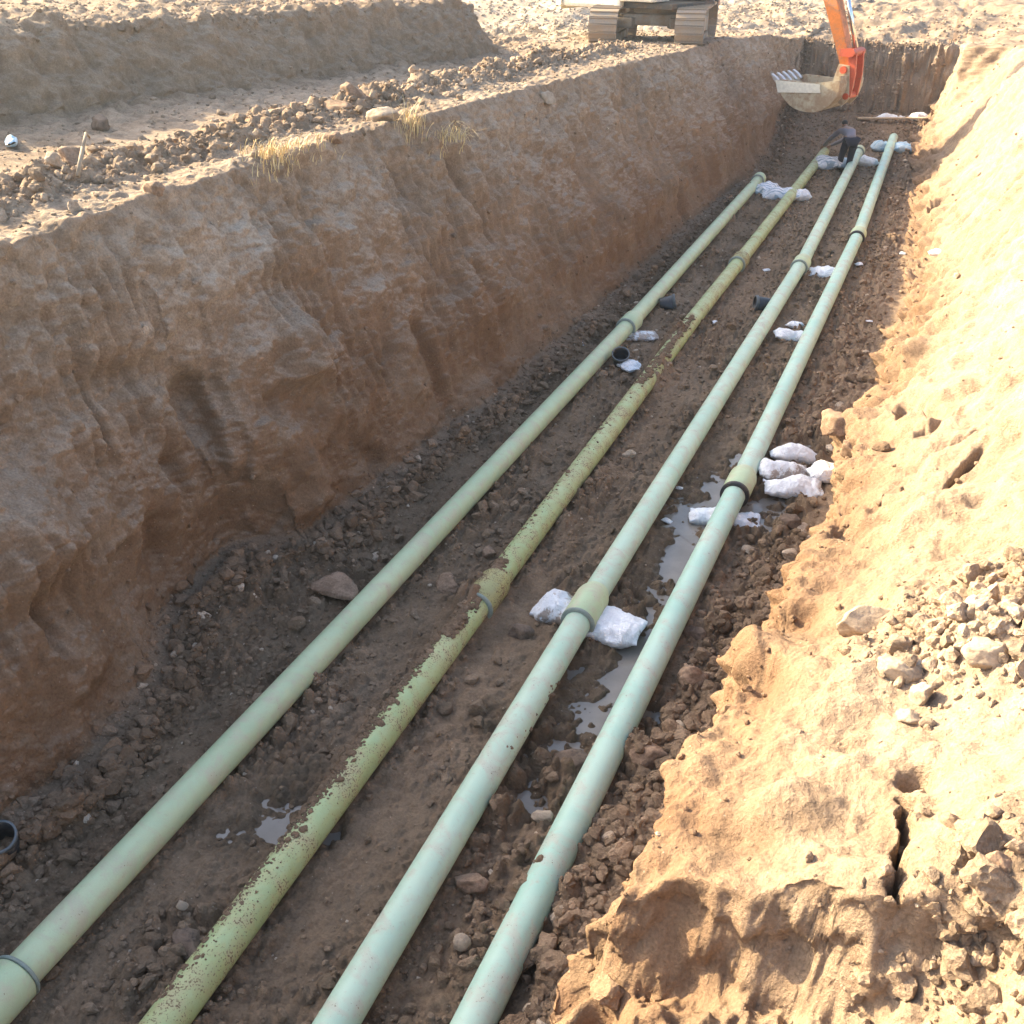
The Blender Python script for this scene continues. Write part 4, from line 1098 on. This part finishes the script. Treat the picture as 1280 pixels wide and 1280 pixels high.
def person(root, j, head_dir, hand_dir, shirt=SHIRT):
    """j: joint dictionary (local metres)"""
    J = {}; E = []; Rd = {}
    def add(k, p, r, par=None):
        J[k] = Vector(p); Rd[k] = r
        if par: E.append((par, k))
    add("pelvis", j["pelvis"], (.145, .115)); add("waist", j["waist"], (.13, .10), "pelvis"); add("chest", j["chest"], (.165, .115), "waist")
    add("neckb", j["neckb"], .075, "chest"); add("neck", j["neck"], .055, "neckb")
    hd = Vector(head_dir).normalized()
    add("head1", Vector(j["neck"]) + hd * .07, (.075, .08), "neck"); add("head2", Vector(j["neck"]) + hd * .14, (.085, .095), "head1"); add("head3", Vector(j["neck"]) + hd * .215, (.062, .07), "head2")
    fd = Vector(j["face"]).normalized()
    add("nose", J["head1"] + hd * .035 + fd * .105, .012, "head1"); 
    for s in "LR":
        add(s + "sh", j[s + "sh"], .065, "chest"); add(s + "el", j[s + "el"], .045, s + "sh"); add(s + "wrist", j[s + "wr"], .030, s + "el")
        hand(J, E, Rd, j[s + "wr"], s, hand_dir[s][0], hand_dir[s][1], hand_dir[s][2])
        add(s + "hip", j[s + "hip"], .10, "pelvis"); add(s + "kn", j[s + "kn"], .065, s + "hip"); add(s + "an", j[s + "an"], .045, s + "kn")
        f = Vector(j[s + "toe"]) - Vector(j[s + "an"])
        add(s + "toe", j[s + "toe"], (.045, .03), s + "an")
    skin_obj("body", J, E, Rd, root, SKIN)
    g = lambda k, m=.014: (Rd[k][0] + m, Rd[k][1] + m) if isinstance(Rd[k], tuple) else Rd[k] + m
    # shirt: torso and sleeves; trousers: hips and legs
    sj = {k: J[k] for k in ("chest", "waist", "Lsh", "Rsh", "Lel", "Rel")}
    sj["hem"] = J["pelvis"].lerp(J["waist"], -.05); sj["coll"] = J["neckb"]
    sj["Lcuff"] = J["Lel"].lerp(J["Lwrist"], .9); sj["Rcuff"] = J["Rel"].lerp(J["Rwrist"], .9)
    sr = {k: g(k) for k in ("chest", "waist", "Lsh", "Rsh", "Lel", "Rel")}; sr["hem"] = (.172, .142); sr["coll"] = .07; sr["Lcuff"] = sr["Rcuff"] = .042
    skin_obj("shirt", sj, [("chest", "waist"), ("waist", "hem"), ("chest", "coll"), ("chest", "Lsh"), ("Lsh", "Lel"), ("Lel", "Lcuff"), ("chest", "Rsh"), ("Rsh", "Rel"), ("Rel", "Rcuff")], sr, root, shirt)
    tj = {"pelvis": J["pelvis"]}; tr = {"pelvis": (.158, .128)}; te = []
    for s in "LR":
        tj[s + "hip"] = J[s + "hip"]; tj[s + "kn"] = J[s + "kn"]; tj[s + "hem"] = J[s + "kn"].lerp(J[s + "an"], .95)
        tr[s + "hip"] = .118; tr[s + "kn"] = .085; tr[s + "hem"] = .072
        te += [("pelvis", s + "hip"), (s + "hip", s + "kn"), (s + "kn", s + "hem")]
    skin_obj("trousers", tj, te, tr, root, NAVY)
    for s in "LR":
        a, b = J[s + "an"], J[s + "toe"]
        hl = a + (a - b).normalized() * .05; hl.z = b.z
        skin_obj("shoe", {"a": a + Vector((0, 0, .01)), "h": hl, "t": b}, [("a", "h"), ("h", "t")], {"a": .052, "h": .048, "t": (.05, .04)}, root, SHOEM)
    hv = {"a": J["head3"] + hd * .022 - fd * .01, "b": J["head2"] - fd * .045 + hd * .02, "c": J["head1"] - fd * .05}
    skin_obj("hair", hv, [("a", "b"), ("b", "c")], {"a": (.072, .07), "b": (.088, .07), "c": (.06, .05)}, root, HAIRM)
    sd = hd.cross(fd).normalized()
    for q in (-1, 1):
        me_e = bmesh.new(); bmesh.ops.create_uvsphere(me_e, u_segments=10, v_segments=8, radius=.012, matrix=Matrix.Translation(J["head2"] - hd * .02 + fd * .088 + sd * q * .032))
        from_bm("eye", me_e, root, HAIRM, True)

# worker bending over the far end of the second pipe
endB = pathB[-1]
feet = at_z(1053, 215, .02); feet.z = gz(feet.x, feet.y)
bx = Vector((endB.x - feet.x, endB.y - feet.y, 0)); reach = bx.length
w1 = empty("person", feet, math.atan2(bx.y, bx.x))     # local +x toward the pipe end
tag(w1, "worker in grey shirt and navy trousers bending over the second pipe's end", "person")
hx = reach; hz = endB.z - feet.z
q = {"pelvis": (-.36, 0, .86), "waist": (-.21, 0, .96), "chest": (.06, 0, 1.00), "neckb": (.22, 0, 1.03), "neck": (.29, 0, 1.03), "face": (.55, 0, -.8)}
for s, k in (("L", 1), ("R", -1)):
    q[s + "sh"] = (.15, k * .18, .97); q[s + "wr"] = (hx - .10, k * .09, hz + PR + .06)
    q[s + "el"] = ((.15 + hx - .10) / 2 - .02, k * .19, (.97 + hz + PR + .06) / 2 - .02)
    q[s + "hip"] = (-.35, k * .10, .81); q[s + "kn"] = (-.13 + k * .05, k * .10, .44); q[s + "an"] = (-.02 + k * .10, k * .09, .09); q[s + "toe"] = (.14 + k * .10, k * .10, .035)
person(w1, q, (.75, 0, .35), {"L": ((.8, 0, -.35), (0, 1, 0), 1), "R": ((.8, 0, -.35), (0, -1, 0), -1)})
# standing man behind the excavator: only his legs reach into the picture
f2 = at_z(892, 9, 2.62 * S); f2.z = gz(f2.x, f2.y)
w2 = empty("person", f2, -1.9)
tag(w2, "person in dark trousers standing on the bank right of the excavator tracks", "person")
q = {"pelvis": (0, 0, .92), "waist": (0, 0, 1.08), "chest": (.01, 0, 1.32), "neckb": (0, 0, 1.45), "neck": (.01, 0, 1.51), "face": (1, 0, -.1)}
for s, k in (("L", 1), ("R", -1)):
    q[s + "sh"] = (0, k * .19, 1.38); q[s + "el"] = (-.02, k * .24, 1.10); q[s + "wr"] = (.06, k * .25, .86)
    q[s + "hip"] = (0, k * .10, .88); q[s + "kn"] = (.02, k * .11, .48); q[s + "an"] = (-.01, k * .12, .09); q[s + "toe"] = (.16, k * .14, .035)
person(w2, q, (.05, 0, 1), {"L": ((.1, 0, -1), (1, 0, 0), .6), "R": ((.1, 0, -1), (1, 0, 0), .6)})
